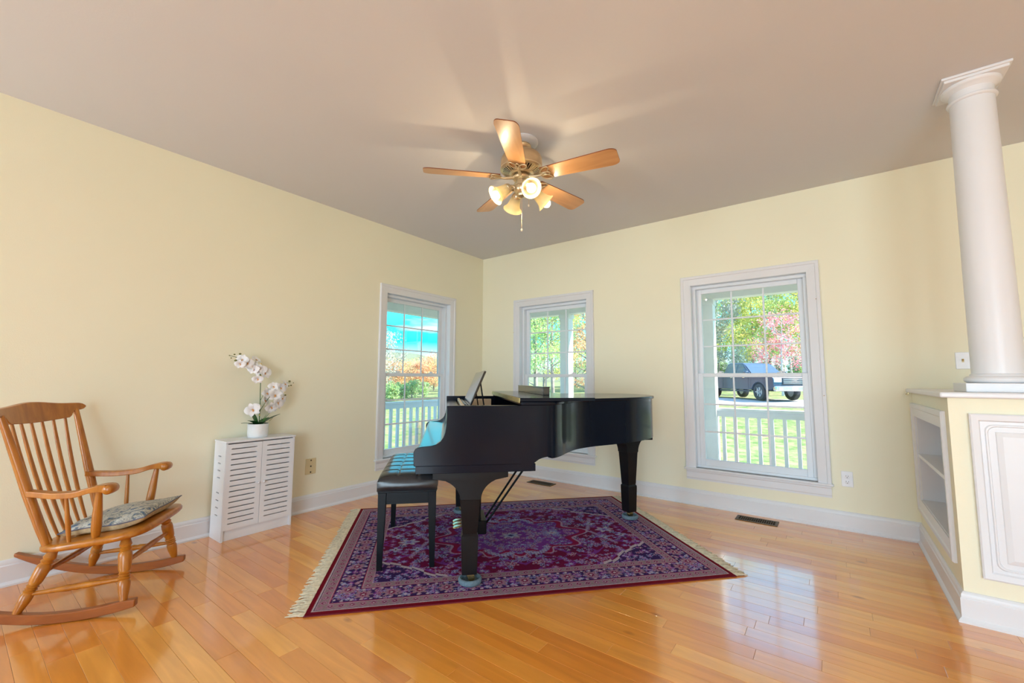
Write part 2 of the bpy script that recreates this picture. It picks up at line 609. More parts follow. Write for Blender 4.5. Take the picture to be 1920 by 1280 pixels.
# ================================================================== THE SETTING
WIN_W, WIN_Z0, WIN_Z1 = 0.915, 0.335, 2.035      # clear opening inside the casing
W1C, W2C, W3C = -1.065, 1.068, 3.086             # window centres (left wall y / back wall x)


def wall_with_holes(name, axis, lo, hi, p0, p1, holes, top=H):
    """axis: direction the wall runs along; p0..p1 its thickness; holes=[(a0,a1,z0,z1)]"""
    b = MB()

    def bx(a0, a1, z0, z1):
        if a1 - a0 < 1e-4 or z1 - z0 < 1e-4:
            return
        if axis == 'X':
            b.box(a0, a1, p0, p1, z0, z1)
        else:
            b.box(p0, p1, a0, a1, z0, z1)
    cur = lo
    for a0, a1, z0, z1 in sorted(holes):
        bx(cur, a0, -0.1, top)
        bx(a0, a1, -0.1, z0)
        bx(a0, a1, z1, top)
        cur = a1
    bx(cur, hi, -0.1, top)
    return struct(b.build(name, WALL, smooth=0))


hw = WIN_W / 2 + 0.012
wall_with_holes('wall_left', 'Y', REAR_Y, TH, -TH, 0.0, [(W1C - hw, W1C + hw, WIN_Z0 - 0.012, WIN_Z1 + 0.012)])
wall_with_holes('wall_back', 'X', 0.0, FAR_X, 0.0, TH, [(c - hw, c + hw, WIN_Z0 - 0.012, WIN_Z1 + 0.012) for c in (W2C, W3C)])
wall_with_holes('wall_rear', 'X', -TH, FAR_X + TH, REAR_Y - TH, REAR_Y, [(c - hw, c + hw, WIN_Z0 - 0.012, WIN_Z1 + 0.012) for c in REAR_WX] + [(ADDED_PATIO[0], ADDED_PATIO[1], 0.0, ADDED_PATIO[2])])
wall_with_holes('wall_right', 'Y', REAR_Y, TH, FAR_X, FAR_X + TH, [(c - hw, c + hw, WIN_Z0 - 0.012, WIN_Z1 + 0.012) for c in (-4.6, -2.4)])
struct(MB().box(-TH, FAR_X + TH, REAR_Y - TH, TH, H, H + 0.14).build('ceiling', CEIL, smooth=0))

# ---- floor: subfloor with maple boards as parts
VENTS = ((2.975, 3.275, -0.245, -0.11), (0.895, 1.20, -0.26, -0.128))      # floor registers, outer frame
DUCTS = [(a + 0.020, b_ - 0.020, c + 0.020, d - 0.020) for a, b_, c, d in VENTS]


def minus(rect, hole):
    """rectangle minus rectangle, as up to four rectangles"""
    x0, x1, y0, y1 = rect
    a, b_, c, d = hole
    if a >= x1 or b_ <= x0 or c >= y1 or d <= y0:
        return [rect]
    out = []
    if a > x0: out.append((x0, a, y0, y1))
    if b_ < x1: out.append((b_, x1, y0, y1))
    xa, xb = max(a, x0), min(b_, x1)
    if c > y0: out.append((xa, xb, y0, c))
    if d < y1: out.append((xa, xb, d, y1))
    return out


def minus_ducts(rect):
    rs_ = [rect]
    for h_ in DUCTS:
        rs_ = [q_ for r_ in rs_ for q_ in minus(r_, h_)]
    return rs_


b = MB()
for x0, x1, y0, y1 in minus_ducts((0, FAR_X, REAR_Y, 0)):
    b.box(x0, x1, y0, y1, -0.1, -0.005)
floor = struct(b.build('floor', SUB, smooth=0), 'glossy honey maple strip floor')
PW = 0.0833
boards = []
rng = random.Random(3)
y = 0.0
while y > REAR_Y + 0.01:
    x = -rng.random() * 0.7
    while x < FAR_X:
        ln = rng.choice((0.38, 0.5, 0.62, 0.75, 0.9, 1.1, 1.3)) * (0.9 + 0.2 * rng.random())
        a, b_ = max(0.0, x), min(FAR_X, x + ln)
        if b_ - a > 0.03:
            boards.append((a, b_, max(REAR_Y, y - PW), y, rng.random()))
        x += ln
    y -= PW


def view_area(bd):
    x0, x1, y0, y1, _ = bd
    s, n = 0.0, 0
    for i in range(5):
        xx = x0 + (x1 - x0) * (i + 0.5) / 5
        p = project(xx, (y0 + y1) / 2, 0)
        if p and -5 < p[0] < 1925 and 0 < p[1] < 1290:
            d = (Vector((xx, (y0 + y1) / 2, 0)) - CAM_POS).length
            s += (x1 - x0) * (y1 - y0) / d ** 3
            n += 1
    return s


def board_mesh(b, bd):
    g = 0.0004
    for rc in minus_ducts((bd[0] + g, bd[1] - g, bd[2] + g, bd[3] - g)):
        board_piece(b, rc)


def board_piece(b, rc):
    x0, x1, y0, y1 = rc
    c = 0.0007
    vs = [(x0, y0, -0.006), (x1, y0, -0.006), (x1, y1, -0.006), (x0, y1, -0.006),
          (x0, y0, -c * 0.6), (x1, y0, -c * 0.6), (x1, y1, -c * 0.6), (x0, y1, -c * 0.6),
          (x0 + c, y0 + c, 0), (x1 - c, y0 + c, 0), (x1 - c, y1 - c, 0), (x0 + c, y1 - c, 0)]
    fs = [(8, 9, 10, 11)]
    for i in range(4):
        j = (i + 1) % 4
        fs += [(i, j, 4 + j, 4 + i), (4 + i, 4 + j, 8 + j, 8 + i)]
    b.add(vs, fs)


def tone_attr(me, tones):
    at = me.attributes.new('tone', 'FLOAT', 'FACE')
    at.data.foreach_set('value', tones)


boards.sort(key=view_area, reverse=True)
for bd in boards[:300]:
    b = MB()
    board_mesh(b, bd)
    o = b.build('floor_board', PLANK, floor, smooth=0)
    tone_attr(o.data, [bd[4]] * len(o.data.polygons))
b = MB()
tn = []
for bd in boards[300:]:
    board_mesh(b, bd)
    tn += [bd[4]] * (len(b.f) - len(tn))
o = b.build('floor_boards_beyond', PLANK, floor, smooth=0)
tone_attr(o.data, tn)
o['kind'] = 'stuff'

# ---- baseboards: plain board with a moulded top
BBP = [(0, 0), (0.030, 0), (0.030, 0.010), (0.020, 0.020), (0.017, 0.024), (0.017, 0.108), (0.013, 0.114), (0.013, 0.124), (0.009, 0.132), (0.004, 0.138), (0, 0.139)]


def baseboard(name, paths):
    """sweep the profile along floor polylines with mitred corners; the room lies on the left of travel"""
    b = MB()
    for path in paths:
        pts = [Vector(p) for p in path]
        rs = []
        for i, p in enumerate(pts):
            dirs = []
            if i > 0:
                dirs.append((p - pts[i - 1]).normalized())
            if i < len(pts) - 1:
                dirs.append((pts[i + 1] - p).normalized())
            nrm = [Vector((-d.y, d.x)) for d in dirs]
            nn_ = nrm[0] if len(nrm) == 1 else (nrm[0] + nrm[1]) / (1 + nrm[0].dot(nrm[1]))
            rs.append([(p.x + nn_.x * d, p.y + nn_.y * d, z) for d, z in BBP])
        b.rings(rs)
    return struct(b.build(name, TRIM, smooth=30))


PX0, PX1, PY0 = 4.130, 4.585, -1.232             # pier (half wall) faces
baseboard('baseboard_left', [[(0, 0), (0, REAR_Y)]])
baseboard('baseboard_back', [[(PX0, 0), (0, 0)], [(FAR_X, 0), (PX1, 0)]])
baseboard('baseboard_right', [[(PX1, 0), (PX1, PY0), (PX0, PY0), (PX0, 0)]])


# ---- windows -------------------------------------------------------------
def make_window(name, nails=()):
    """local x along the wall, +y outwards, origin on the inner wall face at floor level"""
    w = empty(name)
    struct(w)
    a = WIN_W / 2
    z0, z1 = WIN_Z0, WIN_Z1
    cw = 0.088
    # casing: two jamb boards and a head board, each with a stepped face
    def step(b, x0, x1, z0_, z1_, side):
        b.box(x0, x1, -0.014, 0.0, z0_, z1_)
    b = MB()
    prof = [(0.0, 0.0), (0.0, -0.010), (0.008, -0.013), (0.058, -0.015), (0.064, -0.021), (0.084, -0.022), (cw, -0.016), (cw, 0.0)]
    for s in (-1, 1):
        r0 = [(s * (a + d), y, z0) for d, y in prof]
        r1 = [(s * (a + d), y, z1 + d) for d, y in prof]
        b.rings([r0, r1])
    r0 = [(-(a + d), y, z1 + d) for d, y in prof]
    r1 = [((a + d), y, z1 + d) for d, y in prof]
    b.rings([r0, r1])
    b.build('casing', TRIM, w, smooth=25)
    b = MB()
    b.box(-a - cw - 0.012, a + cw + 0.012, -0.034, 0.03, z0 - 0.018, z0)
    b.build('stool', TRIM, w, bevel=0.005)
    b = MB()
    prof2 = [(0, 0), (-0.020, 0), (-0.020, -0.012), (-0.014, -0.022), (-0.014, -0.07), (-0.010, -0.078), (-0.010, -0.09), (0, -0.09)]
    b.rings([[(x, y, z0 - 0.018 + z) for y, z in prof2] for x in (-a - cw + 0.004, a + cw - 0.004)])
    b.build('apron', TRIM, w, smooth=25)
    # jamb liner
    b = MB()
    b.box(-a - 0.012, -a, 0.0, TH + 0.02, z0, z1).box(a, a + 0.012, 0.0, TH + 0.02, z0, z1)
    b.box(-a - 0.012, a + 0.012, 0.0, TH + 0.02, z1, z1 + 0.012).box(-a - 0.012, a + 0.012, 0.0, TH + 0.02, z0 - 0.012, z0)
    b.build('jamb', SASH, w, bevel=0.001)
    # stops: raised vinyl track
    b = MB()
    for s in (-1, 1):
        b.box(min(s * a, s * (a - 0.028)), max(s * a, s * (a - 0.028)), 0.052, 0.15, z0 + 0.02, z1 - 0.028)
    b.box(-a, a, 0.052, 0.15, z1 - 0.028, z1)
    b.box(-a, a, 0.052, 0.15, z0, z0 + 0.02)
    b.build('track', SASH, w, bevel=0.003)
    ia = a - 0.025
    zm = 1.185

    def sash(nm, y0, y1, za, zb, top, bot):
        st = 0.045
        b = MB()
        b.box(-ia, -ia + st, y0, y1, za, zb).box(ia - st, ia, y0, y1, za, zb)
        b.box(-ia + st, ia - st, y0, y1, zb - top, zb).box(-ia + st, ia - st, y0, y1, za, za + bot)
        sh = b.build(nm, SASH, w, bevel=0.004)
        gx0, gx1, gz0, gz1 = -ia + st, ia - st, za + bot, zb - top
        yc = (y0 + y1) / 2
        mw = 0.0075
        for i in (1, 2):
            xx = gx0 + (gx1 - gx0) * i / 3
            MB().box(xx - mw, xx + mw, yc - 0.005, yc + 0.005, gz0, gz1).build('muntin', SASH, sh, bevel=0.002)
            zz = gz0 + (gz1 - gz0) * i / 3
            MB().box(gx0, gx1, yc - 0.004, yc + 0.004, zz - mw, zz + mw).build('muntin', SASH, sh, bevel=0.002)
        for i in range(3):
            for j in range(3):
                xa = gx0 + (gx1 - gx0) * i / 3 + (mw if i else 0)
                xb = gx0 + (gx1 - gx0) * (i + 1) / 3 - (mw if i < 2 else 0)
                ya = gz0 + (gz1 - gz0) * j / 3 + (mw if j else 0)
                yb = gz0 + (gz1 - gz0) * (j + 1) / 3 - (mw if j < 2 else 0)
                MB().add([(xa, yc, ya), (xb, yc, ya), (xb, yc, yb), (xa, yc, yb)], [(0, 1, 2, 3)]).build('pane', GLASS, sh, smooth=0)
        return sh
    sash('upper_sash', 0.108, 0.138, zm - 0.018, z1 - 0.024, 0.044, 0.036)
    lo = sash('lower_sash', 0.066, 0.098, z0 + 0.016, zm + 0.018, 0.036, 0.059)
    for s in (-1, 1):
        b = MB()
        b.box(s * 0.24 - 0.03, s * 0.24 + 0.03, 0.068, 0.095, zm + 0.018, zm + 0.024)
        b.lathe([(0.013, 0), (0.013, 0.010), (0.006, 0.014)], 14, (s * 0.24, 0.08, zm + 0.024))
        b.box(s * 0.24 - 0.004, s * 0.24 + 0.028, 0.074, 0.086, zm + 0.028, zm + 0.036)
        b.build('sash_lock', SASH, lo, bevel=0.001)
    for nx, nz in nails:
        b = MB()
        b.lathe([(0.0, -0.001), (0.003, -0.001), (0.003, 0.012), (0.0, 0.013)], 8, (nx, -0.018, nz), (0, -1, 0))
        b.build('curtain_nail', BRASS, w)
    return w


win1 = make_window('window_1')
win1.location = (0, W1C, 0)
win1.rotation_euler = (0, 0, R(90))
win1['label'] = 'white double-hung grid window facing the blue ridge beside the piano keyboard'
win2 = make_window('window_2', nails=((-0.535, 1.72),))
win2.location = (W2C, 0, 0)
win2['label'] = 'white double-hung grid window behind the piano lid'
win3 = make_window('window_3', nails=((0.515, 1.80), (0.53, 1.02)))
win3.location = (W3C, 0, 0)
win3['label'] = 'white double-hung grid window with the pickup truck seen through it'
_k = 4
for c in REAR_WX:
    o = copy_tree(win1)
    o.name = 'window_%d' % _k
    o.location = (c, REAR_Y, 0)
    o.rotation_euler = (0, 0, R(180))
    o['label'] = 'white double-hung grid window in the rear wall'
    _k += 1
for c in (-4.6, -2.4):  # windows added in the unseen side wall to let in light
    o = copy_tree(win1)
    o.name = 'window_%d' % _k
    o.location = (FAR_X, c, 0)
    o.rotation_euler = (0, 0, R(-90))
    o['label'] = 'unseen white grid window added in the far side wall for daylight'
    _k += 1

# unseen patio door added in the rear wall to bring in daylight
pd = empty('door_1', (0, REAR_Y, 0))
struct(pd, 'unseen white patio door added in the rear wall for daylight')
for i in range(3):
    xa = ADDED_PATIO[0] + (ADDED_PATIO[1] - ADDED_PATIO[0]) * i / 3
    xb = ADDED_PATIO[0] + (ADDED_PATIO[1] - ADDED_PATIO[0]) * (i + 1) / 3
    b = MB().box(xa, xa + 0.07, -0.10, -0.06, 0, ADDED_PATIO[2]).box(xb - 0.07, xb, -0.10, -0.06, 0, ADDED_PATIO[2])
    b.box(xa + 0.07, xb - 0.07, -0.10, -0.06, 0, 0.12).box(xa + 0.07, xb - 0.07, -0.10, -0.06, ADDED_PATIO[2] - 0.09, ADDED_PATIO[2])
    lf = b.build('door_leaf', SASH, pd, bevel=0.003)
    MB().add([(xa + 0.07, -0.08, 0.12), (xb - 0.07, -0.08, 0.12), (xb - 0.07, -0.08, ADDED_PATIO[2] - 0.09), (xa + 0.07, -0.08, ADDED_PATIO[2] - 0.09)], [(0, 1, 2, 3)]).build('pane', GLASS, lf, smooth=0)

# ---- half wall pier with bookshelf niche, panelled end and ledge ----------
NY0, NY1, NZ0, NZ1 = -1.055, -0.135, 0.325, 0.893   # niche opening
ND = 0.30                                          # niche depth
pier = empty('wall_pier', (0, 0, 0))
struct(pier, 'low cream half wall with a bookshelf niche and a white panelled end')
PT = 1.055
b = MB()
b.box(PX0, PX1, PY0, NY0, 0, PT).box(PX0, PX1, NY1, 0, 0, PT)
b.box(PX0, PX1, NY0, NY1, 0, NZ0 - 0.02).box(PX0, PX1, NY0, NY1, NZ1, PT)
b.box(PX0 + ND, PX1, NY0, NY1, NZ0 - 0.02, NZ1)
b.build('body', WALL, pier, smooth=0)
b = MB()                                           # niche lining
b.box(PX0 + ND - 0.006, PX0 + ND, NY0, NY1, NZ0, NZ1)
b.box(PX0 + 0.001, PX0 + ND, NY0, NY0 + 0.006, NZ0, NZ1).box(PX0 + 0.001, PX0 + ND, NY1 - 0.006, NY1, NZ0, NZ1)
b.box(PX0 + 0.001, PX0 + ND, NY0, NY1, NZ1 - 0.006, NZ1)
b.build('niche_lining', TRIM, pier, smooth=0)
for z in (0.615, NZ0 - 0.02):
    MB().box(PX0 - 0.004, PX0 + ND - 0.004, NY0, NY1, z, z + 0.022).build('shelf', TRIM, pier, bevel=0.003)
b = MB()                                           # trim round the niche
prof = [(0, 0), (0, -0.010), (0.055, -0.013), (0.062, -0.019), (0.085, -0.019), (0.09, -0.012), (0.09, 0)]
for ya, sg in ((NY0, -1), (NY1, 1)):
    b.rings([[(PX0 + dx, ya + sg * d, zz + (d if zz > 0.5 else -d)) for d, dx in prof] for zz in (NZ0, NZ1)])
for zz, sg in ((NZ0, -1), (NZ1, 1)):
    b.rings([[(PX0 + dx, NY0 - d, zz + sg * d) for d, dx in prof], [(PX0 + dx, NY1 + d, zz + sg * d) for d, dx in prof]])
b.build('niche_trim', TRIM, pier, smooth=25)


def frame_ring(b, x0, x1, z0, z1, prof, y, sgn=-1, corner=0.0):
    """mitred frame in the xz plane; prof=[(inset, proud)]"""
    loops = []
    for d, pr in prof:
        X0, X1, Z0, Z1 = x0 + d, x1 - d, z0 + d, z1 - d
        pts = [(X0, Z0), (X1, Z0), (X1, Z1), (X0, Z1)]
        if corner:
            c = max(corner - d * 0.0, 0.001)
            out = []
            for cx, cz, a0 in ((X0 + c, Z0 + c, 180), (X1 - c, Z0 + c, 270), (X1 - c, Z1 - c, 0), (X0 + c, Z1 - c, 90)):
                for k in range(5):
                    t = R(a0 + 22.5 * k)
                    out.append((cx + c * math.cos(t), cz + c * math.sin(t)))
            pts = out
        loops.append([(px, y + sgn * pr, pz) for px, pz in pts])
    n = len(loops[0])
    vs = [p for l in loops for p in l]
    fs = []
    for i in range(len(loops) - 1):
        for j in range(n):
            fs.append((i * n + j, i * n + (j + 1) % n, (i + 1) * n + (j + 1) % n, (i + 1) * n + j))
    return b.add(vs, fs)


pnl = empty('end_panel', (0, 0, 0), parent=pier)
ex0, ex1, ez0, ez1 = 4.196, 4.519, 0.218, 0.982
b = MB().box(ex0, ex1, PY0 - 0.010, PY0, ez0, ez1)
b.build('panel_board', TRIM, pnl, bevel=0.002)
b = MB()
frame_ring(b, ex0, ex1, ez0, ez1, [(0, 0.010), (0, 0.020), (0.006, 0.024), (0.030, 0.020), (0.036, 0.010)], PY0)
b.build('panel_moulding', TRIM, pnl, smooth=25)
b = MB()
frame_ring(b, ex0 + 0.048, ex1 - 0.048, ez0 + 0.048, ez1 - 0.048, [(0, 0.009), (0.004, 0.016), (0.009, 0.016), (0.013, 0.009)], PY0, corner=0.03)
b.build('inner_bead', TRIM, pnl, smooth=25)
b = MB()
frame_ring(b, ex0 + 0.082, ex1 - 0.082, ez0 + 0.082, ez1 - 0.082, [(0, 0.009), (0.004, 0.014), (0.022, 0.020)], PY0)
fx = 0.104
b.add([(ex0 + fx, PY0 - 0.020, ez0 + fx), (ex1 - fx, PY0 - 0.020, ez0 + fx), (ex1 - fx, PY0 - 0.020, ez1 - fx), (ex0 + fx, PY0 - 0.020, ez1 - fx)], [(0, 1, 2, 3)])
b.build('raised_field', TRIM, pnl, smooth=20)
MB().box(PX0 - 0.03, PX1 + 0.03, PY0 - 0.03, 0.0, PT, PT + 0.028).build('ledge', TRIM, pier, bevel=0.008, seg=3)

b = MB()
b.tube([(4.112, -0.012, PT + 0.002), (4.112, -0.012, PT - 0.012)] + [(4.112 - 0.007 + 0.007 * math.cos(t), -0.012, PT - 0.012 - 0.007 * math.sin(t)) for t in (0.8, 1.6, 2.4, 3.2, 4.0)], 0.0016, 6)
b.build('cup_hook', BRASS, pier, smooth=60)

# ================================================================== THINGS
# ---- column ---------------------------------------------------------------
CX, CY = 4.350, -1.035
cz = PT + 0.028
col = empty('column', (CX, CY, cz))
tag(col, 'smooth white tapered round column standing on the half wall ledge', 'column')
MB().box(-0.142, 0.142, -0.142, 0.142, 0, 0.045).build('plinth', TRIM, col, bevel=0.003)
hs = H - cz
b = MB()
b.lathe([(0.090, 0.045), (0.112, 0.045), (0.121, 0.053), (0.124, 0.062), (0.121, 0.071), (0.112, 0.078), (0.103, 0.080), (0.100, 0.088), (0.095, 0.092)], 48)
b.build('base_torus', TRIM, col, smooth=50)
b = MB()
sh = []
for i in range(17):
    t = i / 16
    r = 0.094 - 0.009 * t ** 1.6
    sh.append((r, 0.088 + (hs - 0.115 - 0.088) * t))
sh[-1] = (0.0855, hs - 0.115)
b.lathe(sh, 48)
b.build('shaft', TRIM, col, smooth=50)
b = MB()
h0 = hs
b.lathe([(0.085, h0 - 0.118), (0.094, h0 - 0.114), (0.097, h0 - 0.107), (0.094, h0 - 0.100), (0.086, h0 - 0.096), (0.086, h0 - 0.062), (0.092, h0 - 0.058),
         (0.095, h0 - 0.052), (0.108, h0 - 0.046), (0.115, h0 - 0.037), (0.114, h0 - 0.028), (0.10, h0 - 0.026)], 48)
b.build('capital', TRIM, col, smooth=50)
b = MB()
b.box(-0.118, 0.118, -0.118, 0.118, h0 - 0.028, h0 - 0.012).box(-0.128, 0.128, -0.128, 0.128, h0 - 0.014, h0)
b.build('abacus', TRIM, col, bevel=0.003)


# ---- wall plates ------------------------------------------------------------
def plate(name, label, cat, loc, rz, kind, m_):
    e_ = empty(name, loc, rz)                # local -y faces the room
    tag(e_, label, cat)
    w_, h_ = (0.036, 0.058) if kind != 'jack' else (0.047, 0.067)
    MB().box(-w_, w_, -0.006, 0.001, -h_, h_).build('cover_plate', m_, e_, bevel=0.003)
    if kind == 'duplex':
        for s in (-1, 1):
            b = MB()
            b.lathe([(0.017, 0), (0.017, 0.003), (0.015, 0.004)], 20, (0, -0.006, s * 0.0205), (0, -1, 0))
            so = b.build('socket', m_, e_)
            b = MB()
            b.box(-0.008, -0.0055, -0.0105, -0.0098, s * 0.0205 - 0.001, s * 0.0205 + 0.008)
            b.box(0.0055, 0.008, -0.0105, -0.0098, s * 0.0205 - 0.001, s * 0.0205 + 0.007)
            b.lathe([(0.0028, 0), (0.0028, 0.0007)], 10, (0, -0.0098, s * 0.0205 - 0.008), (0, -1, 0))
            b.build('slot', DARKGAP, so)  # dark blocks on the face stand in for the shaded holes
    elif kind == 'jack':
        for k, s in enumerate((-1, 0, 1)):
            b = MB()
            b.lathe([(0.006, 0), (0.006, 0.002), (0.003, 0.003)], 12, (0, -0.006, s * 0.05), (0, -1, 0))
            b.build('screw' if s else 'jack', DARKGAP, e_)
    else:
        MB().box(-0.006, 0.006, -0.008, -0.005, -0.012, 0.012).build('slot', PLATEB, e_)
        MB().bar((0, -0.006, 0), (0, -0.02, 0.006), 0.008, 0.010).build('toggle', BRASS, e_, bevel=0.001)
    return e_


plate('power_outlet', 'white duplex power outlet beside the window with the truck', 'outlet', (3.728, 0, 0.384), 0, 'duplex', PLATEW)
plate('cable_outlet', 'beige cable jack plate on the wall beside the louvred cabinet', 'outlet', (0, -2.264, 0.378), R(90), 'jack', PLATEB)
plate('light_switch', 'almond toggle light switch on the wall behind the column', 'switch', (4.405, 0, 1.28), 0, 'switch', PLATEW)


def floor_vent(name, label, x0, x1, y0, y1):
    e_ = empty(name, ((x0 + x1) / 2, (y0 + y1) / 2, 0))
    tag(e_, label, 'floor vent', 'floor registers along the back wall')
    a_, c_ = (x1 - x0) / 2, (y1 - y0) / 2
    b = MB()
    t_ = 0.022
    b.box(-a_, a_, -c_, -c_ + t_, 0, 0.005).box(-a_, a_, c_ - t_, c_, 0, 0.005)
    b.box(-a_, -a_ + t_, -c_ + t_, c_ - t_, 0, 0.005).box(a_ - t_, a_, -c_ + t_, c_ - t_, 0, 0.005)
    b.build('frame', VENTM, e_, bevel=0.0015)
    p_, q_ = a_ - 0.020, c_ - 0.020                 # sheet-metal duct below the opening
    b = MB().box(-p_, -p_ + 0.001, -q_, q_, -0.30, -0.0005).box(p_ - 0.001, p_, -q_, q_, -0.30, -0.0005)
    b.box(-p_, p_, -q_, -q_ + 0.001, -0.30, -0.0005).box(-p_, p_, q_ - 0.001, q_, -0.30, -0.0005).box(-p_, p_, -q_, q_, -0.301, -0.30)
    b.build('duct', VENTM, e_, smooth=0)
    n = 17
    me = None
    for i in range(1, n):
        xx = -a_ + t_ + (2 * a_ - 2 * t_) * i / n
        if me is None:
            o_ = MB().bar((0, -c_ + t_, 0.0032), (0, c_ - t_, 0.0032), 0.0035, 0.003).build('louvre', VENTM, e_, smooth=0)
            me = o_
        else:
            o_ = me.copy()
            COL.objects.link(o_)
        o_.location = (xx, 0, 0)
    MB().box(-a_ + t_, a_ - t_, -0.003, 0.003, 0.002, 0.0048).build('centre_bar', VENTM, e_, smooth=0)
    return e_


floor_vent('floor_register', 'bronze floor register below the window with the truck', *VENTS[0])
floor_vent('floor_register', 'bronze floor register seen under the piano below the window behind it', *VENTS[1])

# ---- rug ---------------------------------------------------------------------
RUG_C = np.array([(1.607 + 3.183 + 1.892 + 0.323) / 4, (-3.127 - 1.385 - 0.244 - 1.964) / 4])
RUG_A = math.radians(47.9)
RL, RW = 2.345, 1.722
rug = empty('rug', (RUG_C[0], RUG_C[1], 0), RUG_A)
tag(rug, 'crimson and navy patterned oriental rug with cream fringed ends under the piano', 'rug')


def rug_colors(U, V):
    """U,V from the rug centre; returns linear rgb"""
    u, v = np.abs(U), np.abs(V)
    d = np.minimum(RL / 2 - u, RW / 2 - v)
    # running coordinate along the border
    along = np.where(RL / 2 - u < RW / 2 - v, v, u)
    C = np.zeros(U.shape + (3,))

    def put(mask, c):
        C[mask] = c
    red, dred = (0.25, 0.004, 0.048), (0.150, 0.003, 0.040)
    navy, ink = (0.036, 0.013, 0.080), (0.010, 0.010, 0.034)
    rose, pink = (0.34, 0.15, 0.24), (0.42, 0.25, 0.34)
    cream, sky = (0.48, 0.38, 0.42), (0.26, 0.27, 0.50)
    tan, viol = (0.27, 0.16, 0.19), (0.19, 0.035, 0.23)
    put(np.ones(U.shape, bool), dred)
    rg = np.random.RandomState(5)
    F = d > 0.285

    def flower(mask, a, c, r, n, cols, ph=0.0, sq=1.0, X=None, Y=None):
        X = u if X is None else X
        Y = v if Y is None else Y
        dx, dy = X - a, (Y - c) / sq
        near = mask & (np.abs(dx) < r * 1.1) & (np.abs(dy) < r * 1.1)
        if not near.any():
            return
        rho = np.hypot(dx, dy)[near]
        th = np.arctan2(dy, dx)[near]
        lim = r * (0.72 + 0.28 * np.cos(n * th + ph))
        col = C[near]
        col[rho < lim] = cols[0]
        col[rho < lim * 0.62] = cols[1]
        col[rho < lim * 0.28] = cols[2]
        C[near] = col
    # field: crimson ground with vines
    vine = np.sin(u * 17 + 2.2 * np.sin(v * 13)) * np.sin(v * 19 + 1.8 * np.sin(u * 11))
    put(F & (np.abs(vine) < 0.09), viol)
    pal = [(rose, viol, cream), (sky, navy, cream), (viol, rose, sky), (pink, red, sky), (viol, sky, cream), (sky, viol, pink), (navy, rose, cream)]
    for i in range(330):
        a, c = rg.rand() * (RL / 2 - 0.28), rg.rand() * (RW / 2 - 0.28)
        flower(F, a, c, 0.012 + 0.022 * rg.rand() ** 1.5, rg.choice((4, 5, 6, 8)), pal[rg.randint(len(pal))], rg.rand() * 6)
    # medallion
    th = np.arctan2(v, u)
    rho = np.hypot(u / 0.62, v / 0.40)
    lim = 0.86 + 0.09 * np.cos(th * 12)
    M = F & (rho < lim)
    put(M, viol)
    put(M & (rho > lim - 0.03), pink)
    put(M & (rho < lim - 0.03) & (rho > lim - 0.11), red)
    for i in range(210):
        a, c = rg.rand() * 0.55, rg.rand() * 0.36
        flower(M & (rho < lim - 0.12), a, c, 0.010 + 0.020 * rg.rand(), rg.choice((4, 5, 6, 8)), pal[rg.randint(len(pal))], rg.rand() * 6)
    for k in range(9):                       # arcs of pale blossoms
        t = -0.9 + 1.8 * k / 8
        flower(F, 0.05 + 0.02 * k, 0.335 - 0.0035 * (k - 3) ** 2, 0.026, 6, (sky, cream, viol))
        flower(F, 0.60 + 0.012 * k, 0.03 + 0.028 * k, 0.020, 6, (pink, sky, red))
    flower(F, 0.0, 0.0, 0.085, 8, (cream, sky, navy), sq=0.7)
    flower(F, 0.17, 0.0, 0.06, 6, (pink, viol, sky), sq=0.8)
    flower(F, 0.31, 0.0, 0.07, 8, (sky, cream, rose), sq=0.7)
    flower(F, 0.72, 0.0, 0.075, 6, (cream, sky, viol), sq=0.8)
    for a, c in ((0.66, 0.14), (0.80, 0.12)):
        flower(F, a, c, 0.045, 4, (sky, cream, navy))
    # corner spandrels with stepped cream edge
    eu, ev = RL / 2 - 0.285 - u, RW / 2 - 0.285 - v
    sp = eu / 0.40 + ev / 0.30 + 0.035 * np.sign(np.sin(eu * 46)) + 0.03 * np.sin(eu * 25)
    S = F & (sp < 1.0)
    put(S, navy)
    put(F & (np.abs(sp - 1.0) < 0.045), cream)
    for i in range(130):
        a, c = RL / 2 - 0.285 - rg.rand() * 0.4, RW / 2 - 0.285 - rg.rand() * 0.3
        flower(F & (sp < 0.93), a, c, 0.010 + 0.018 * rg.rand(), rg.choice((4, 5, 6)), pal[rg.randint(len(pal))], rg.rand() * 6)
    # borders
    def band(a, b_):
        return (d >= a) & (d < b_)
    put(band(0, 0.026), (0.16, 0.002, 0.012))
    put(band(0.026, 0.034), cream)
    put(band(0.034, 0.040), ink)
    for a, b_ in ((0.040, 0.096), (0.232, 0.285)):
        Bm = band(a, b_)
        mid, hw_ = (a + b_) / 2, (b_ - a) / 2
        put(Bm, (0.25, 0.17, 0.19))
        ph = (along / 0.052) % 1.0 - 0.5
        q_ = np.abs(ph) * 0.052 + np.abs(d - mid)
        put(Bm & (q_ < 0.022), rose)
        put(Bm & (q_ < 0.013), dred)
        put(Bm & (q_ < 0.006), cream)
        zig = np.abs(((along / 0.026) % 1.0) - 0.5) * 2
        put(Bm & (np.abs(np.abs(d - mid) / hw_ - 0.62 - 0.22 * zig) < 0.08), tan)
        put(Bm & (np.abs(d - mid) > hw_ - 0.004), pink)
    put(band(0.094, 0.100), (0.30, 0.03, 0.05))
    put(band(0.228, 0.234), (0.30, 0.03, 0.05))
    Bm = band(0.100, 0.228)
    put(Bm, navy)
    per = 0.145
    ph = ((along + 0.02) / per) % 1.0 - 0.5
    big = np.hypot(ph * per, (d - 0.164))
    tb = np.arctan2(d - 0.164, ph * per)
    lim = 0.040 + 0.010 * np.cos(8 * tb)
    put(Bm & (big < lim), tan)
    put(Bm & (big < lim * 0.72), rose)
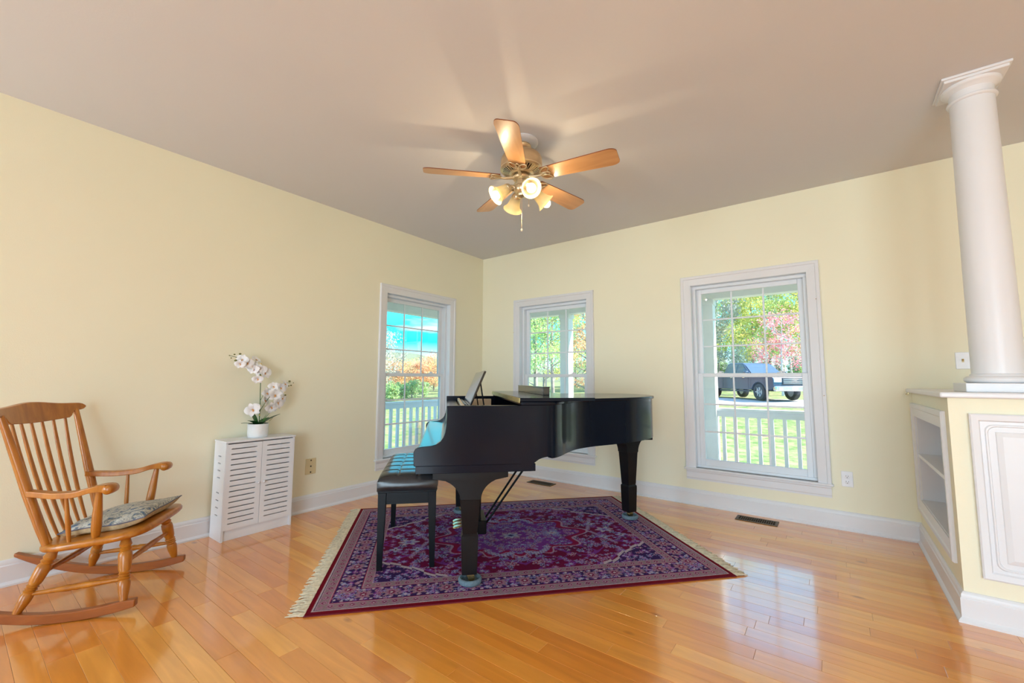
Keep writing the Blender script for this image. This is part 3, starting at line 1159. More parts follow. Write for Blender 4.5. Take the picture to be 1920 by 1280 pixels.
    put(Bm & (big < lim * 0.45), dred)
    put(Bm & (big < lim * 0.2), cream)
    per2 = per / 3.0
    for k, (off, dd, rr, c1, c2) in enumerate(((0.5, 0.128, 0.017, sky, cream), (0.5, 0.200, 0.017, rose, cream), (0.0, 0.118, 0.010, pink, viol), (0.0, 0.212, 0.010, sky, viol), (0.5, 0.164, 0.019, viol, pink))):
        p2 = ((along + 0.02) / per + off) % 1.0 - 0.5
        q_ = np.abs(p2) * per * 0.8 + np.abs(d - dd)
        put(Bm & (q_ < rr), c1)
        put(Bm & (q_ < rr * 0.5), c2)
        p3 = ((along + 0.02) / per2 + 0.3) % 1.0 - 0.5
    for i in range(420):
        if rg.rand() < 0.58:
            a, c = rg.rand() * RL / 2, RW / 2 - rg.uniform(0.108, 0.222)
        else:
            a, c = RL / 2 - rg.uniform(0.108, 0.222), rg.rand() * RW / 2
        flower(Bm & (big > lim), a, c, 0.007 + 0.011 * rg.rand(), rg.choice((4, 5, 6)), pal[rg.randint(len(pal))], rg.rand() * 6)
    q3 = np.hypot((((along + 0.01) / 0.048) % 1.0 - 0.5) * 0.048, np.minimum(np.abs(d - 0.113), np.abs(d - 0.216)))
    put(Bm & (q3 < 0.008), cream)
    # yarn-to-yarn unevenness
    C *= (0.80 + 0.40 * rg.rand(*U.shape))[..., None]
    return C


NU, NV = 560, 412
uu = np.linspace(-RL / 2, RL / 2, NU)
vv = np.linspace(-RW / 2, RW / 2, NV)
UU, VV = np.meshgrid(uu, vv, indexing='ij')
zz = 0.0085 + 0.0008 * np.sin(UU * 5 + 1) * np.sin(VV * 4)
pos = np.stack([UU, VV, zz], -1).reshape(-1, 3)
idx = np.arange(NU * NV).reshape(NU, NV)
quads = np.stack([idx[:-1, :-1], idx[1:, :-1], idx[1:, 1:], idx[:-1, 1:]], -1).reshape(-1, 4)
me = bpy.data.meshes.new('pile')
me.vertices.add(len(pos)); me.vertices.foreach_set('co', pos.ravel())
me.loops.add(quads.size); me.loops.foreach_set('vertex_index', quads.ravel().astype(np.int32))
me.polygons.add(len(quads)); me.polygons.foreach_set('loop_start', (np.arange(len(quads)) * 4).astype(np.int32))
me.update(calc_edges=True)
ca = me.color_attributes.new('col', 'FLOAT_COLOR', 'POINT')
cc = np.ones((NU * NV, 4), np.float32)
cc[:, :3] = rug_colors(UU, VV).reshape(-1, 3)
ca.data.foreach_set('color', cc.ravel())
me.materials.append(RUGM)
me.shade_smooth()
pile = bpy.data.objects.new('pile', me)
COL.objects.link(pile)
pile.parent = rug
b = MB()
b.box(-RL / 2, RL / 2, -RW / 2, RW / 2, 0.001, 0.0068)
b.build('backing', mat('rug_edge', (0.14, 0.004, 0.014), 0.95), rug, smooth=0)
rr = random.Random(2)
for s in (-1, 1):
    b = MB()
    n = 210
    for i in range(n):
        v0 = -RW / 2 + RW * (i + 0.5) / n
        ln = 0.068 + 0.022 * rr.random()
        dv = rr.uniform(-0.016, 0.016)
        w_ = 0.0042
        pts = []
        for k in range(5):
            t = k / 4
            pts.append((s * (RL / 2 - 0.004 + ln * t), v0 + dv * t * t + 0.004 * math.sin(t * 5 + i), 0.0065 + 0.006 * math.sin(PI * t) * rr.random() - 0.0035 * t))
        b.tube(pts, [w_, w_ * 1.1, w_, w_ * 0.9, w_ * 0.5], 5)
    o = b.build('fringe', FRINGE, rug, smooth=60)
    o['kind'] = 'stuff'

# ---- grand piano -----------------------------------------------------------------
PA = R(45.7)
piano = empty('grand_piano', (1.542, -1.956, 0), PA)      # local +x to the tail, +y to the bass side
tag(piano, 'black baby grand piano on the patterned rug, front lid flap folded back', 'piano')
RUGZ = 0.009
HWD = 0.735


def catmull(pts, per=8, closed=False):
    out = []
    n = len(pts)
    for i in range(n if closed else n - 1):
        if closed:
            p0, p1, p2, p3 = (Vector(pts[(i + k) % n]) for k in (-1, 0, 1, 2))
        else:
            p0, p1, p2, p3 = Vector(pts[max(i - 1, 0)]), Vector(pts[i]), Vector(pts[i + 1]), Vector(pts[min(i + 2, n - 1)])
        for k in range(per):
            t = k / per
            out.append(0.5 * ((2 * p1) + (p2 - p0) * t + (2 * p0 - 5 * p1 + 4 * p2 - p3) * t * t + (3 * p1 - p0 - 3 * p2 + p3) * t ** 3))
    if not closed:
        out.append(Vector(pts[-1]))
    return out


# outline of the rim, treble side first (y = -s), then round the tail to the straight bass side
rim_ctl = [(0.28, -0.735), (0.40, -0.735), (0.475, -0.712), (0.535, -0.650), (0.600, -0.552), (0.70, -0.430), (0.84, -0.335), (1.02, -0.258), (1.20, -0.172),
           (1.345, -0.070), (1.452, 0.035), (1.520, 0.160), (1.552, 0.300), (1.552, 0.440), (1.52, 0.570), (1.44, 0.670), (1.33, 0.722), (1.20, 0.735), (0.75, 0.735), (0.28, 0.735)]
rim_out = catmull(rim_ctl, 7)


def offset(path, d):
    res = []
    for i, p in enumerate(path):
        a_, c_ = path[max(i - 1, 0)], path[min(i + 1, len(path) - 1)]
        t = (c_ - a_).normalized()
        res.append(p + Vector((-t.y, t.x)) * d)        # left of travel = inside
    return res


rim_in = offset(rim_out, 0.036)
RZ0, RZ1 = 0.690, 0.990
b = MB()
rings_ = []
for po, pi_ in zip(rim_out, rim_in):
    z0 = RZ0
    if po.y < -0.5 and po.x < 0.46:                    # the treble side drops to the key bed with a cove
        t = min(1, max(0, (po.x - 0.36) / 0.09))
        z0 = 0.664 + (RZ0 + 0.012 - 0.664) * math.sqrt(max(0, 1 - (1 - t) ** 2))
    elif po.y > 0.5 and po.x < 0.46:
        z0 = 0.664
    rings_.append([(po.x, po.y, z0), (po.x, po.y, RZ1), (pi_.x, pi_.y, RZ1), (pi_.x, pi_.y, z0)])
b.rings(rings_)
b.build('rim', PIANO, piano, smooth=40)
# cheeks (arms)
prof = [(0.30, 0.666), (-0.300, 0.666), (-0.306, 0.672), (-0.308, 0.742), (-0.300, 0.758), (-0.285, 0.767), (-0.262, 0.771), (-0.215, 0.775), (-0.188, 0.782), (-0.166, 0.796),
        (-0.150, 0.818), (-0.141, 0.845), (-0.136, 0.880), (-0.134, 0.930), (-0.134, 0.990), (0.30, 0.990)]
for s in (-1, 1):
    ya, yb = (-HWD, -HWD + 0.045) if s < 0 else (HWD - 0.045, HWD)
    MB().prism(prof, 'Y', ya, yb).build('cheek', PIANO, piano, smooth=30, bevel=0.003)
# key bed with lip
b = MB().box(-0.296, 0.365, -HWD + 0.004, HWD - 0.004, 0.625, 0.667)
b.build('key_bed', PIANO, piano, bevel=0.002)
# key slip in front, closed fallboard, back rising to the music shelf
b = MB().box(-0.290, -0.262, -HWD + 0.045, HWD - 0.045, 0.667, 0.752)
b.build('key_slip', PIANO, piano, bevel=0.003)
fb = [(-0.285, 0.752), (-0.285, 0.764), (-0.270, 0.770), (-0.175, 0.771), (-0.156, 0.778), (-0.142, 0.800), (-0.136, 0.840), (-0.134, 0.955), (-0.120, 0.955), (-0.120, 0.780), (-0.15, 0.752)]
MB().prism(fb, 'Y', -HWD + 0.047, HWD - 0.047).build('fallboard', PIANO, piano, smooth=40)
# soundboard, gold plate and insides
inner = [(p.x, p.y) for p in rim_in]
inner = [(-0.11, -0.69), (0.25, -0.69)] + inner[3:-3] + [(0.25, 0.69), (-0.11, 0.69)]
MB().prism(inner, 'Z', 0.700, 0.715).build('soundboard', mat('soundboard_wood', (0.35, 0.20, 0.08), 0.5), piano, smooth=0)
MB().prism([(-0.02, -0.688), (0.20, -0.688), (0.20, 0.688), (-0.02, 0.688)], 'Z', 0.845, 0.870).build('iron_plate', GOLD, piano, bevel=0.004)
MB().box(-0.121, -0.055, -0.69, 0.69, 0.93, 0.957).build('music_shelf', PIANO, piano, bevel=0.002)
MB().box(-0.040, -0.022, -0.692, 0.692, 0.868, 0.972).build('shelf_rail', IVORY, piano, bevel=0.002)
for yy in (-0.52, 0.52):
    MB().box(0.06, 0.24, yy - 0.018, yy + 0.018, 0.868, 0.972).build('desk_runner', IVORY, piano, bevel=0.002)
b = MB()
for i in range(44):
    yy = -0.62 + 1.24 * i / 43
    b.tube([(0.02, yy, 0.872), (0.27, yy + 0.02, 0.878), (0.62, yy * 0.62 + 0.12, 0.88)], 0.0011, 4)
o = b.build('strings', WIRE, piano, smooth=60)
o['kind'] = 'stuff'
b = MB()
for i in range(40):
    yy = -0.60 + 1.2 * i / 39
    b.box(0.205, 0.235, yy - 0.007, yy + 0.007, 0.874, 0.906)
o = b.build('dampers', FELT, piano, smooth=0)
o['kind'] = 'stuff'
# lid: main leaf on the rim, front flap folded back on it
lid_ctl = offset(rim_out, -0.014)
lid_poly = [(max(p.x, 0.272), p.y) for p in lid_ctl]
MB().prism(lid_poly, 'Z', 0.991, 1.011).build('lid', PIANO, piano, bevel=0.005, smooth=40, seg=3)
flap = MB().box(0.274, 0.715, -HWD - 0.012, HWD + 0.012, 1.0125, 1.033).build('lid_flap', PIANO, piano, bevel=0.003)
MB().box(0.2705, 0.2745, -HWD + 0.004, HWD - 0.004, 1.004, 1.0315).build('hinge_edge', BRASSHINGE, piano, bevel=0.0005)
# music desk leaning back, with prop
b = MB()
b.bar((0.010, 0, 0.962), (0.108, 0, 1.190), 0.80, 0.014, up=(0.92, 0, -0.40))
b.build('music_desk', mat('music_desk_gloss', (0.02, 0.02, 0.024), 0.10, coat=0.6), piano, bevel=0.004)
MB().bar((0.0, 0, 0.965), (-0.022, 0, 0.974), 0.76, 0.010).build('desk_ledge', PIANO, piano, bevel=0.002)
for yy in (-0.30, 0.30):
    MB().bar((0.085, yy, 1.11), (0.124, yy, 0.869), 0.022, 0.008).build('desk_prop', PIANO, piano, bevel=0.001)


# legs
def piano_leg(x, y, top, wide_x, wide_y, turn=0.0):
    g = empty('leg', (x, y, 0), turn, parent=piano)
    b = MB()
    # shaped upper bracket: wide top that sweeps in to the shaft
    zb = top - 0.155
    n = 9
    for ax, ww in (('x', wide_x), ('y', wide_y)):
        pass
    rs = []
    for i in range(n + 1):
        t = i / n
        z = zb + (top - 0.035 - zb) * t
        k = 1 - math.sqrt(max(0.0, 1 - t ** 2))
        hx = 0.058 + (wide_x / 2 - 0.058) * k
        hy = 0.058 + (wide_y / 2 - 0.058) * k
        rs.append([(-hx, -hy, z), (hx, -hy, z), (hx, hy, z), (-hx, hy, z)])
    rs.append([(-wide_x / 2, -wide_y / 2, top), (wide_x / 2, -wide_y / 2, top), (wide_x / 2, wide_y / 2, top), (-wide_x / 2, wide_y / 2, top)])
    b.rings(rs)
    b.build('bracket', PIANO_LEG, g, smooth=30, bevel=0.002)
    b = MB()
    sq = lambda h, z: [(-h, -h, z), (h, -h, z), (h, h, z), (-h, h, z)]
    b.rings([sq(0.056, zb + 0.004), sq(0.054, zb - 0.01), sq(0.041, 0.290), sq(0.038, 0.280)])
    b.build('shaft', PIANO_LEG, g, smooth=20, bevel=0.002)
    b = MB()
    b.rings([sq(0.038, 0.284), sq(0.046, 0.272), sq(0.046, 0.250), sq(0.041, 0.066)])
    b.build('foot_block', PIANO_LEG, g, smooth=20, bevel=0.002)
    b = MB()
    b.lathe([(0.016, 0.0), (0.016, 0.03)], 12, (0, 0, 0.045))
    b.bar((0, -0.016, 0.065), (0.012, -0.016, 0.032), 0.004, 0.03).bar((0, 0.016, 0.065), (0.012, 0.016, 0.032), 0.004, 0.03)
    b.lathe([(0.010, -0.013), (0.019, -0.012), (0.020, -0.008), (0.020, 0.008), (0.019, 0.012), (0.010, 0.013)], 20, (0.012, 0, 0.038), (0, 1, 0))
    b.build('caster', BRASS, g, smooth=35)
    return g


piano_leg(0.005, -0.638, 0.625, 0.42, 0.12)
piano_leg(0.0, 0.638, 0.625, 0.42, 0.12)
piano_leg(1.365, 0.292, 0.700, 0.34, 0.13, R(20))
# frame blocks under the tail and case
MB().box(1.30, 1.52, 0.16, 0.42, 0.655, 0.70).build('tail_block', PIANO_LEG, piano, bevel=0.002)
MB().box(0.36, 0.62, 0.10, 0.62, 0.610, 0.69).build('case_beam', PIANO_LEG, piano, bevel=0.002)
# pedal lyre: two posts, pedal box, three brass pedals, two brace rods
lyre = empty('pedal_lyre', (0.10, 0.0, 0), parent=piano)
for yy in (-0.075, 0.075):
    MB().turned((0.0, yy, 0.625), (0.0, yy, 0.17), [(0, 0.017), (0.05, 0.015), (0.5, 0.017), (0.95, 0.014), (1, 0.018)]).build('lyre_post', PIANO_LEG, lyre)
MB().box(-0.055, 0.05, -0.13, 0.13, 0.085, 0.175).build('pedal_box', PIANO_LEG, lyre, bevel=0.006)
for yy in (-0.065, 0.0, 0.065):
    b = MB()
    b.rings([[(-0.05, yy - 0.012, 0.128), (-0.05, yy + 0.012, 0.128), (-0.05, yy + 0.012, 0.136), (-0.05, yy - 0.012, 0.136)],
             [(-0.11, yy - 0.014, 0.124), (-0.11, yy + 0.014, 0.124), (-0.11, yy + 0.014, 0.135), (-0.11, yy - 0.014, 0.135)],
             [(-0.155, yy - 0.024, 0.116), (-0.155, yy + 0.024, 0.116), (-0.155, yy + 0.024, 0.130), (-0.155, yy - 0.024, 0.130)],
             [(-0.178, yy - 0.015, 0.112), (-0.178, yy + 0.015, 0.112), (-0.178, yy + 0.015, 0.122), (-0.178, yy - 0.015, 0.122)]])
    b.build('pedal', BRASS, lyre, bevel=0.004)
for yy in (-0.05, 0.05):
    MB().tube([(0.04, yy, 0.115), (0.42, yy * 1.6, 0.645)], 0.0075, 8).build('brace_rod', PIANO_LEG, lyre)

# ---- caster cups -----------------------------------------------------------------
ca_, sa_ = math.cos(PA), math.sin(PA)
for (lx, ly, lab) in ((0.005, -0.638, 'grey rubber caster cup under the piano leg nearest the keyboard treble end'),
                      (0.0, 0.638, 'grey rubber caster cup under the piano leg at the keyboard bass end'),
                      (1.365, 0.292, 'grey rubber caster cup under the tail leg of the piano')):
    lx2 = lx + 0.006
    wx, wy = 1.542 + lx2 * ca_ - ly * sa_, -1.956 + lx2 * sa_ + ly * ca_
    b = MB()
    b.lathe([(0.0, 0.002), (0.058, 0.0), (0.064, 0.006), (0.066, 0.018), (0.063, 0.028), (0.056, 0.031), (0.050, 0.027), (0.046, 0.014), (0.0, 0.010)], 40)
    o = b.build('caster_cup', CUPM, None, smooth=50)
    o.location = (wx, wy, RUGZ)
    tag(o, lab, 'caster cup', 'caster cups under the piano legs')

# ---- black box lying on the lid ----------------------------------------------------
bx = empty('storage_box', (1.542 + 0.52 * ca_ - 0.155 * sa_, -1.956 + 0.52 * sa_ + 0.155 * ca_, 1.033), PA)
tag(bx, 'long low glossy black box lying across the folded piano lid', 'box')
MB().box(-0.022, 0.022, -0.50, 0.50, 0, 0.050).build('box_body', TWEED, bx, bevel=0.003)
MB().box(-0.0235, 0.0235, -0.5015, 0.5015, 0.048, 0.056).build('box_lid', TWEED, bx, bevel=0.002)

# ---- piano bench -----------------------------------------------------------------
bl, bs = -0.366, -0.022
bench = empty('piano_bench', (1.542 + bl * ca_ - bs * sa_, -1.956 + bl * sa_ + bs * ca_, RUGZ + 0.0004), R(46.6))
tag(bench, 'black tufted leather piano bench with tapered square legs', 'bench')
BHX, BHY = 0.178, 0.405
# padded top with stitched seams
NX, NY = 49, 105
vs, fs = [], []
sx = (-0.062, 0.062)
sy = (-0.27, -0.135, 0.0, 0.135, 0.27)
for i in range(NX):
    for j in range(NY):
        a_, c_ = -1 + 2 * i / (NX - 1), -1 + 2 * j / (NY - 1)
        x, y_ = BHX * a_, BHY * c_
        ed = (1 - abs(a_) ** 6) * (1 - abs(c_) ** 12)
        z = 0.512 + 0.045 * max(0, ed) ** 0.35
        g_ = 0
        for s in sx:
            g_ = max(g_, math.exp(-((x - s) / 0.0065) ** 2))
        for s in sy:
            g_ = max(g_, math.exp(-((y_ - s) / 0.0065) ** 2))
        z -= 0.007 * g_ * max(0, ed) ** 0.5
        vs.append((x, y_, z))
for i in range(NX - 1):
    for j in range(NY - 1):
        fs.append((i * NY + j, (i + 1) * NY + j, (i + 1) * NY + j + 1, i * NY + j + 1))
b = MB().add(vs, fs)
# sides of the cushion
loop = [(-BHX, -BHY), (BHX, -BHY), (BHX, BHY), (-BHX, BHY)]
for k in range(4):
    p_, q_ = loop[k], loop[(k + 1) % 4]
    n = 24
    cols = []
    out = Vector((q_[1] - p_[1], -(q_[0] - p_[0]))).normalized()
    for t in range(n + 1):
        x = p_[0] + (q_[0] - p_[0]) * t / n
        y_ = p_[1] + (q_[1] - p_[1]) * t / n
        bulge = 0.007 * math.sin(PI * t / n) ** 0.4 if 0 < t < n else 0
        cols.append([(x, y_, 0.512), (x + out.x * bulge * 1.0, y_ + out.y * bulge, 0.495), (x + out.x * bulge, y_ + out.y * bulge, 0.475), (x - out.x * 0.006 * (0 < t < n), y_ - out.y * 0.006 * (0 < t < n), 0.456)])
    vs = [p for c_ in cols for p in c_]
    fs = [(i * 4 + r, (i + 1) * 4 + r, (i + 1) * 4 + r + 1, i * 4 + r + 1) for i in range(n) for r in range(3)]
    b.add(vs, fs)
cush = b.build('seat_cushion', LEATHER, bench, smooth=60, weld=True)
b = MB()
for s in sx:
    for d in (-0.0035, 0.0035):
        b.tube([(s + d, -BHY * 0.90, 0.5515), (s + d, BHY * 0.90, 0.5515)], 0.0009, 4)
for s in sy:
    for d in (-0.0035, 0.0035):
        b.tube([(-BHX * 0.80, s + d, 0.5515), (BHX * 0.80, s + d, 0.5515)], 0.0009, 4)
b.build('stitching', STITCH, cush, smooth=60)
MB().box(-BHX + 0.004, BHX - 0.004, -BHY + 0.004, BHY - 0.004, 0.446, 0.458).build('seat_board', BENCHWOOD, bench, bevel=0.002)
b = MB()
for s in (-1, 1):
    b.box(-BHX + 0.03, BHX - 0.03, s * (BHY - 0.032) - 0.009, s * (BHY - 0.032) + 0.009, 0.375, 0.446)
    b.box(s * (BHX - 0.034) - 0.009, s * (BHX - 0.034) + 0.009, -BHY + 0.03, BHY - 0.03, 0.375, 0.446)
b.build('apron', BENCHWOOD, bench, bevel=0.001)
for sx_ in (-1, 1):
    for sy_ in (-1, 1):
        x, y_ = sx_ * (BHX - 0.030), sy_ * (BHY - 0.030)
        b = MB()
        sq = lambda h, z, dx=0, dy=0: [(x + dx - h, y_ + dy - h, z), (x + dx + h, y_ + dy - h, z), (x + dx + h, y_ + dy + h, z), (x + dx - h, y_ + dy + h, z)]
        b.rings([sq(0.024, 0.446), sq(0.023, 0.36), sq(0.015, 0.0, sx_ * 0.006, sy_ * 0.006)])
        b.build('leg', BENCHWOOD, bench, smooth=20, bevel=0.002)

# ---- white louvred cabinet ------------------------------------------------------
cab = empty('louvred_cabinet', (0.034, -2.769, 0), 0)      # local +x to the room, y along the wall
tag(cab, 'low white two-door cabinet with slotted doors standing against the wall', 'cabinet')
CD, CWY, CH = 0.201, 0.241, 0.690
for s in (-1, 1):
    b = MB()
    y0_, y1_ = (-CWY, -CWY + 0.014) if s < 0 else (CWY - 0.014, CWY)
    # side panel pierced by two rows of four short slots
    slots = [0.17, 0.222, 0.273, 0.325, 0.43, 0.48, 0.53, 0.58]
    xa, xb = 0.075, 0.125
    b.box(0, xa, y0_, y1_, 0, CH - 0.014).box(xb, CD, y0_, y1_, 0, CH - 0.014)
    cur = 0
    for z in slots:
        b.box(xa, xb, y0_, y1_, cur, z - 0.004)
        cur = z + 0.004
    b.box(xa, xb, y0_, y1_, cur, CH - 0.014)
    b.build('side_panel', WHITECAB, cab, smooth=0)
MB().box(0, 0.006, -CWY + 0.014, CWY - 0.014, 0.06, CH - 0.014).build('back_panel', WHITECAB, cab, smooth=0)
MB().box(0.006, CD - 0.03, -CWY + 0.014, CWY - 0.014, 0.06, 0.074).build('bottom_board', WHITECAB, cab, smooth=0)
MB().box(0.006, CD - 0.03, -CWY + 0.014, CWY - 0.014, 0.36, 0.372).build('inner_shelf', WHITECAB, cab, smooth=0)
MB().box(-0.002, CD + 0.006, -CWY - 0.004, CWY + 0.004, CH - 0.014, CH).build('top_board', WHITECAB, cab, bevel=0.003)
MB().box(CD - 0.030, CD - 0.018, -CWY + 0.014, CWY - 0.014, 0, 0.074).build('kick_board', WHITECAB, cab, bevel=0.001)
for s in (-1, 1):
    y0_, y1_ = (-CWY + 0.003, -0.0012) if s < 0 else (0.0012, CWY - 0.003)
    z0_, z1_ = 0.076, CH - 0.022
    st = 0.034
    b = MB()
    x0_, x1_ = CD - 0.012, CD + 0.002
    zs0, zs1 = z0_ + 0.038, z1_ - 0.030
    b.box(x0_, x1_, y0_, y0_ + st, z0_, z1_).box(x0_, x1_, y1_ - st, y1_, z0_, z1_)
    b.box(x0_, x1_, y0_ + st, y1_ - st, z0_, zs0).box(x0_, x1_, y0_ + st, y1_ - st, zs1, z1_)
    dr = b.build('door', WHITECAB, cab, smooth=0)
    ns_ = 15
    pitch = (zs1 - zs0 + 0.006) / ns_ * 1.0
    pitch = (zs1 - zs0) / (ns_ - 1 + 0.16)
    first = None
    for k in range(ns_ - 1):
        za = zs0 + 0.006 + k * pitch
        if first is None:
            first = MB().box(x0_, x1_, y0_ + st, y1_ - st, 0, pitch - 0.007).build('slat', WHITECAB, dr, smooth=0)
            o_ = first
        else:
            o_ = first.copy()
            COL.objects.link(o_)
        o_.location = (0, 0, za)
    b = MB()
    b.lathe([(0.004, 0), (0.004, 0.008), (0.009, 0.012), (0.010, 0.018), (0.006, 0.023), (0, 0.024)], 16, (x1_, s * 0.018, 0.372), (1, 0, 0))
    b.build('knob', WHITECAB, dr, smooth=50)

# ---- potted orchid ----------------------------------------------------------------
ORX, ORY, ORZ = 0.128, -2.762, CH
orc = empty('potted_orchid', (ORX, ORY, ORZ), 0)
tag(orc, 'white orchid with two flower sprays in a round white pot on the cabinet', 'plant')
b = MB()
b.lathe([(0.0, 0.0), (0.064, 0.0), (0.068, 0.004), (0.070, 0.03), (0.071, 0.098), (0.069, 0.102), (0.065, 0.100), (0.064, 0.085), (0.0, 0.083)], 40)
b.build('pot', POTW, orc, smooth=50)
b = MB()
b.lathe([(0.0, 0.082), (0.064, 0.084), (0.05, 0.092), (0.0, 0.097)], 20)
b.build('moss', SOIL, orc)


def leaf(parent, name, base, dirn, length, width, rise, droop, m_):
    d = Vector((dirn[0], dirn[1], 0)).normalized()
    sd = Vector((-d.y, d.x, 0))
    rs = []
    n = 10
    for i in range(n + 1):
        t = i / n
        c_ = Vector(base) + d * length * t + Vector((0, 0, rise * t - droop * t * t))
        w_ = width * (math.sin(PI * min(0.98, 0.12 + 0.86 * t)) ** 0.75) * (1 if t < 0.9 else 0.8)
        dz = 0.10 * w_
        rs.append([c_ - sd * w_ + Vector((0, 0, dz)), c_ - Vector((0, 0, dz)), c_ + sd * w_ + Vector((0, 0, dz)), c_ + Vector((0, 0, 0.003 - dz * 0.4))])
    return MB().rings(rs).build(name, m_, parent, smooth=70)


# local y grows to the right in the picture
leaf(orc, 'leaf', (0, -0.01, 0.092), (0.25, -1), 0.125, 0.027, 0.050, 0.028, LEAFG)
leaf(orc, 'leaf', (0.01, -0.01, 0.092), (0.6, -0.9), 0.11, 0.029, 0.085, 0.045, LEAFG)
leaf(orc, 'leaf', (0.0, -0.006, 0.092), (0.1, -0.5), 0.06, 0.028, 0.15, 0.04, LEAFG)
leaf(orc, 'leaf', (0.01, 0.01, 0.092), (0.35, 1), 0.13, 0.042, 0.105, 0.030, LEAFG)
leaf(orc, 'leaf', (-0.01, 0.01, 0.092), (-0.5, 1), 0.10, 0.030, 0.075, 0.03, LEAFG)
leaf(orc, 'leaf', (0.01, 0.0, 0.092), (1, 0.1), 0.09, 0.022, 0.055, 0.03, LEAFG)
b = MB()
rr = random.Random(4)
for i in range(11):
    a_ = rr.uniform(0, 6.28)
    ln = rr.uniform(0.04, 0.09)
    d = Vector((math.cos(a_), math.sin(a_), 0))
    p0 = Vector((0, 0.01, 0.09)) + d * 0.02
    b.tube([p0, p0 + d * 0.25 * ln + Vector((0, 0, ln * 0.7)), p0 + d * 0.55 * ln + Vector((0, 0, ln * 1.05))], [0.0022, 0.0018, 0.0006], 5)
b.tube([(0.01, 0.075, 0.115), (0.012, 0.11, 0.15), (0.014, 0.155, 0.166)], [0.0015, 0.0012, 0.0005], 5)
b.build('grass_blades', GRASSG, orc, smooth=60)
S1 = [(0, 0.006, 0.09), (0.0, 0.006, 0.22), (0.0, 0.002, 0.34), (0.004, -0.004, 0.44), (0.010, -0.018, 0.50), (0.016, -0.06, 0.555), (0.024, -0.12, 0.585), (0.03, -0.18, 0.60), (0.035, -0.235, 0.612)]
S2 = [(0.004, 0.006, 0.20), (0.012, 0.035, 0.255), (0.018, 0.07, 0.31), (0.022, 0.10, 0.355), (0.026, 0.14, 0.395), (0.03, 0.18, 0.41), (0.032, 0.215, 0.412)]
S3 = [(0.004, 0.006, 0.28), (0.015, 0.03, 0.34), (0.022, 0.06, 0.37)]
S4 = [(0.004, 0.004, 0.21), (0.02, -0.03, 0.225), (0.026, -0.05, 0.215)]
for pts, r_ in ((S1, 0.0036), (S2, 0.0024), (S3, 0.0018), (S4, 0.0018)):
    cpts = catmull(pts, 5)
    MB().tube(cpts, [r_ * (1 - 0.55 * i / len(cpts)) for i in range(len(cpts))], 8).build('stem', STEM, orc, smooth=60)
for z in (0.165, 0.238):
    MB().lathe([(0.0055, -0.005), (0.0065, 0), (0.0055, 0.005)], 10, (0, 0.006, z)).build('stem_tie', TIE, orc)


def petal_mesh(length, width):
    rs = []
    n = 6
    for i in range(n + 1):
        t = i / n
        w_ = max(width * math.sin(PI * (0.10 + 0.86 * t)) ** 0.8, 0.0015)
        c_ = Vector((0.010 * math.sin(t * PI * 0.8), 0, 0.003 + length * t))
        rs.append([c_ + Vector((0.003, -w_, 0)), c_ + Vector((-0.001, -w_ * 0.4, 0)), c_ + Vector((-0.001, w_ * 0.4, 0)), c_ + Vector((0.003, w_, 0)), c_ + Vector((0.0012, 0, 0))])
    return rs


PME = {}


def flower(parent, loc, face, size=1.0, roll=0.0):
    """face: direction the blossom looks to"""
    f = Vector(face).normalized()
    up = Vector((0, 0, 1))
    s = up.cross(f).normalized()
    u = f.cross(s)
    M3 = Matrix((f, s, u)).transposed()
    g = empty('flower', loc, 0, parent)
    g.rotation_euler = (M3 @ Matrix.Rotation(roll, 3, 'X')).to_euler()
    g.scale = (size, size, size)
    for k, (ang, kind) in enumerate(((0, 's'), (75, 'p'), (145, 's'), (215, 's'), (285, 'p'))):
        if kind not in PME:
            o_ = MB().rings(petal_mesh(0.030 if kind == 's' else 0.033, 0.011 if kind == 's' else 0.020)).build('petal', PETAL, g, smooth=70)
            PME[kind] = o_
        else:
            o_ = PME[kind].copy()
            COL.objects.link(o_)
            o_.parent = g
        o_.rotation_euler = (R(ang), 0, 0)
    if 'lip' not in PME:
        b_ = MB()
        b_.sphere((0.006, 0, 0.0), 0.0035, 10, 6, (1.2, 0.8, 1))
        b_.sphere((0.008, 0, -0.006), 0.0035, 10, 6, (1.0, 1.2, 0.7))
        PME['lip'] = b_.build('lip', LIP, g, smooth=70)
    else:
        o_ = PME['lip'].copy()
        COL.objects.link(o_)
        o_.parent = g
    return g


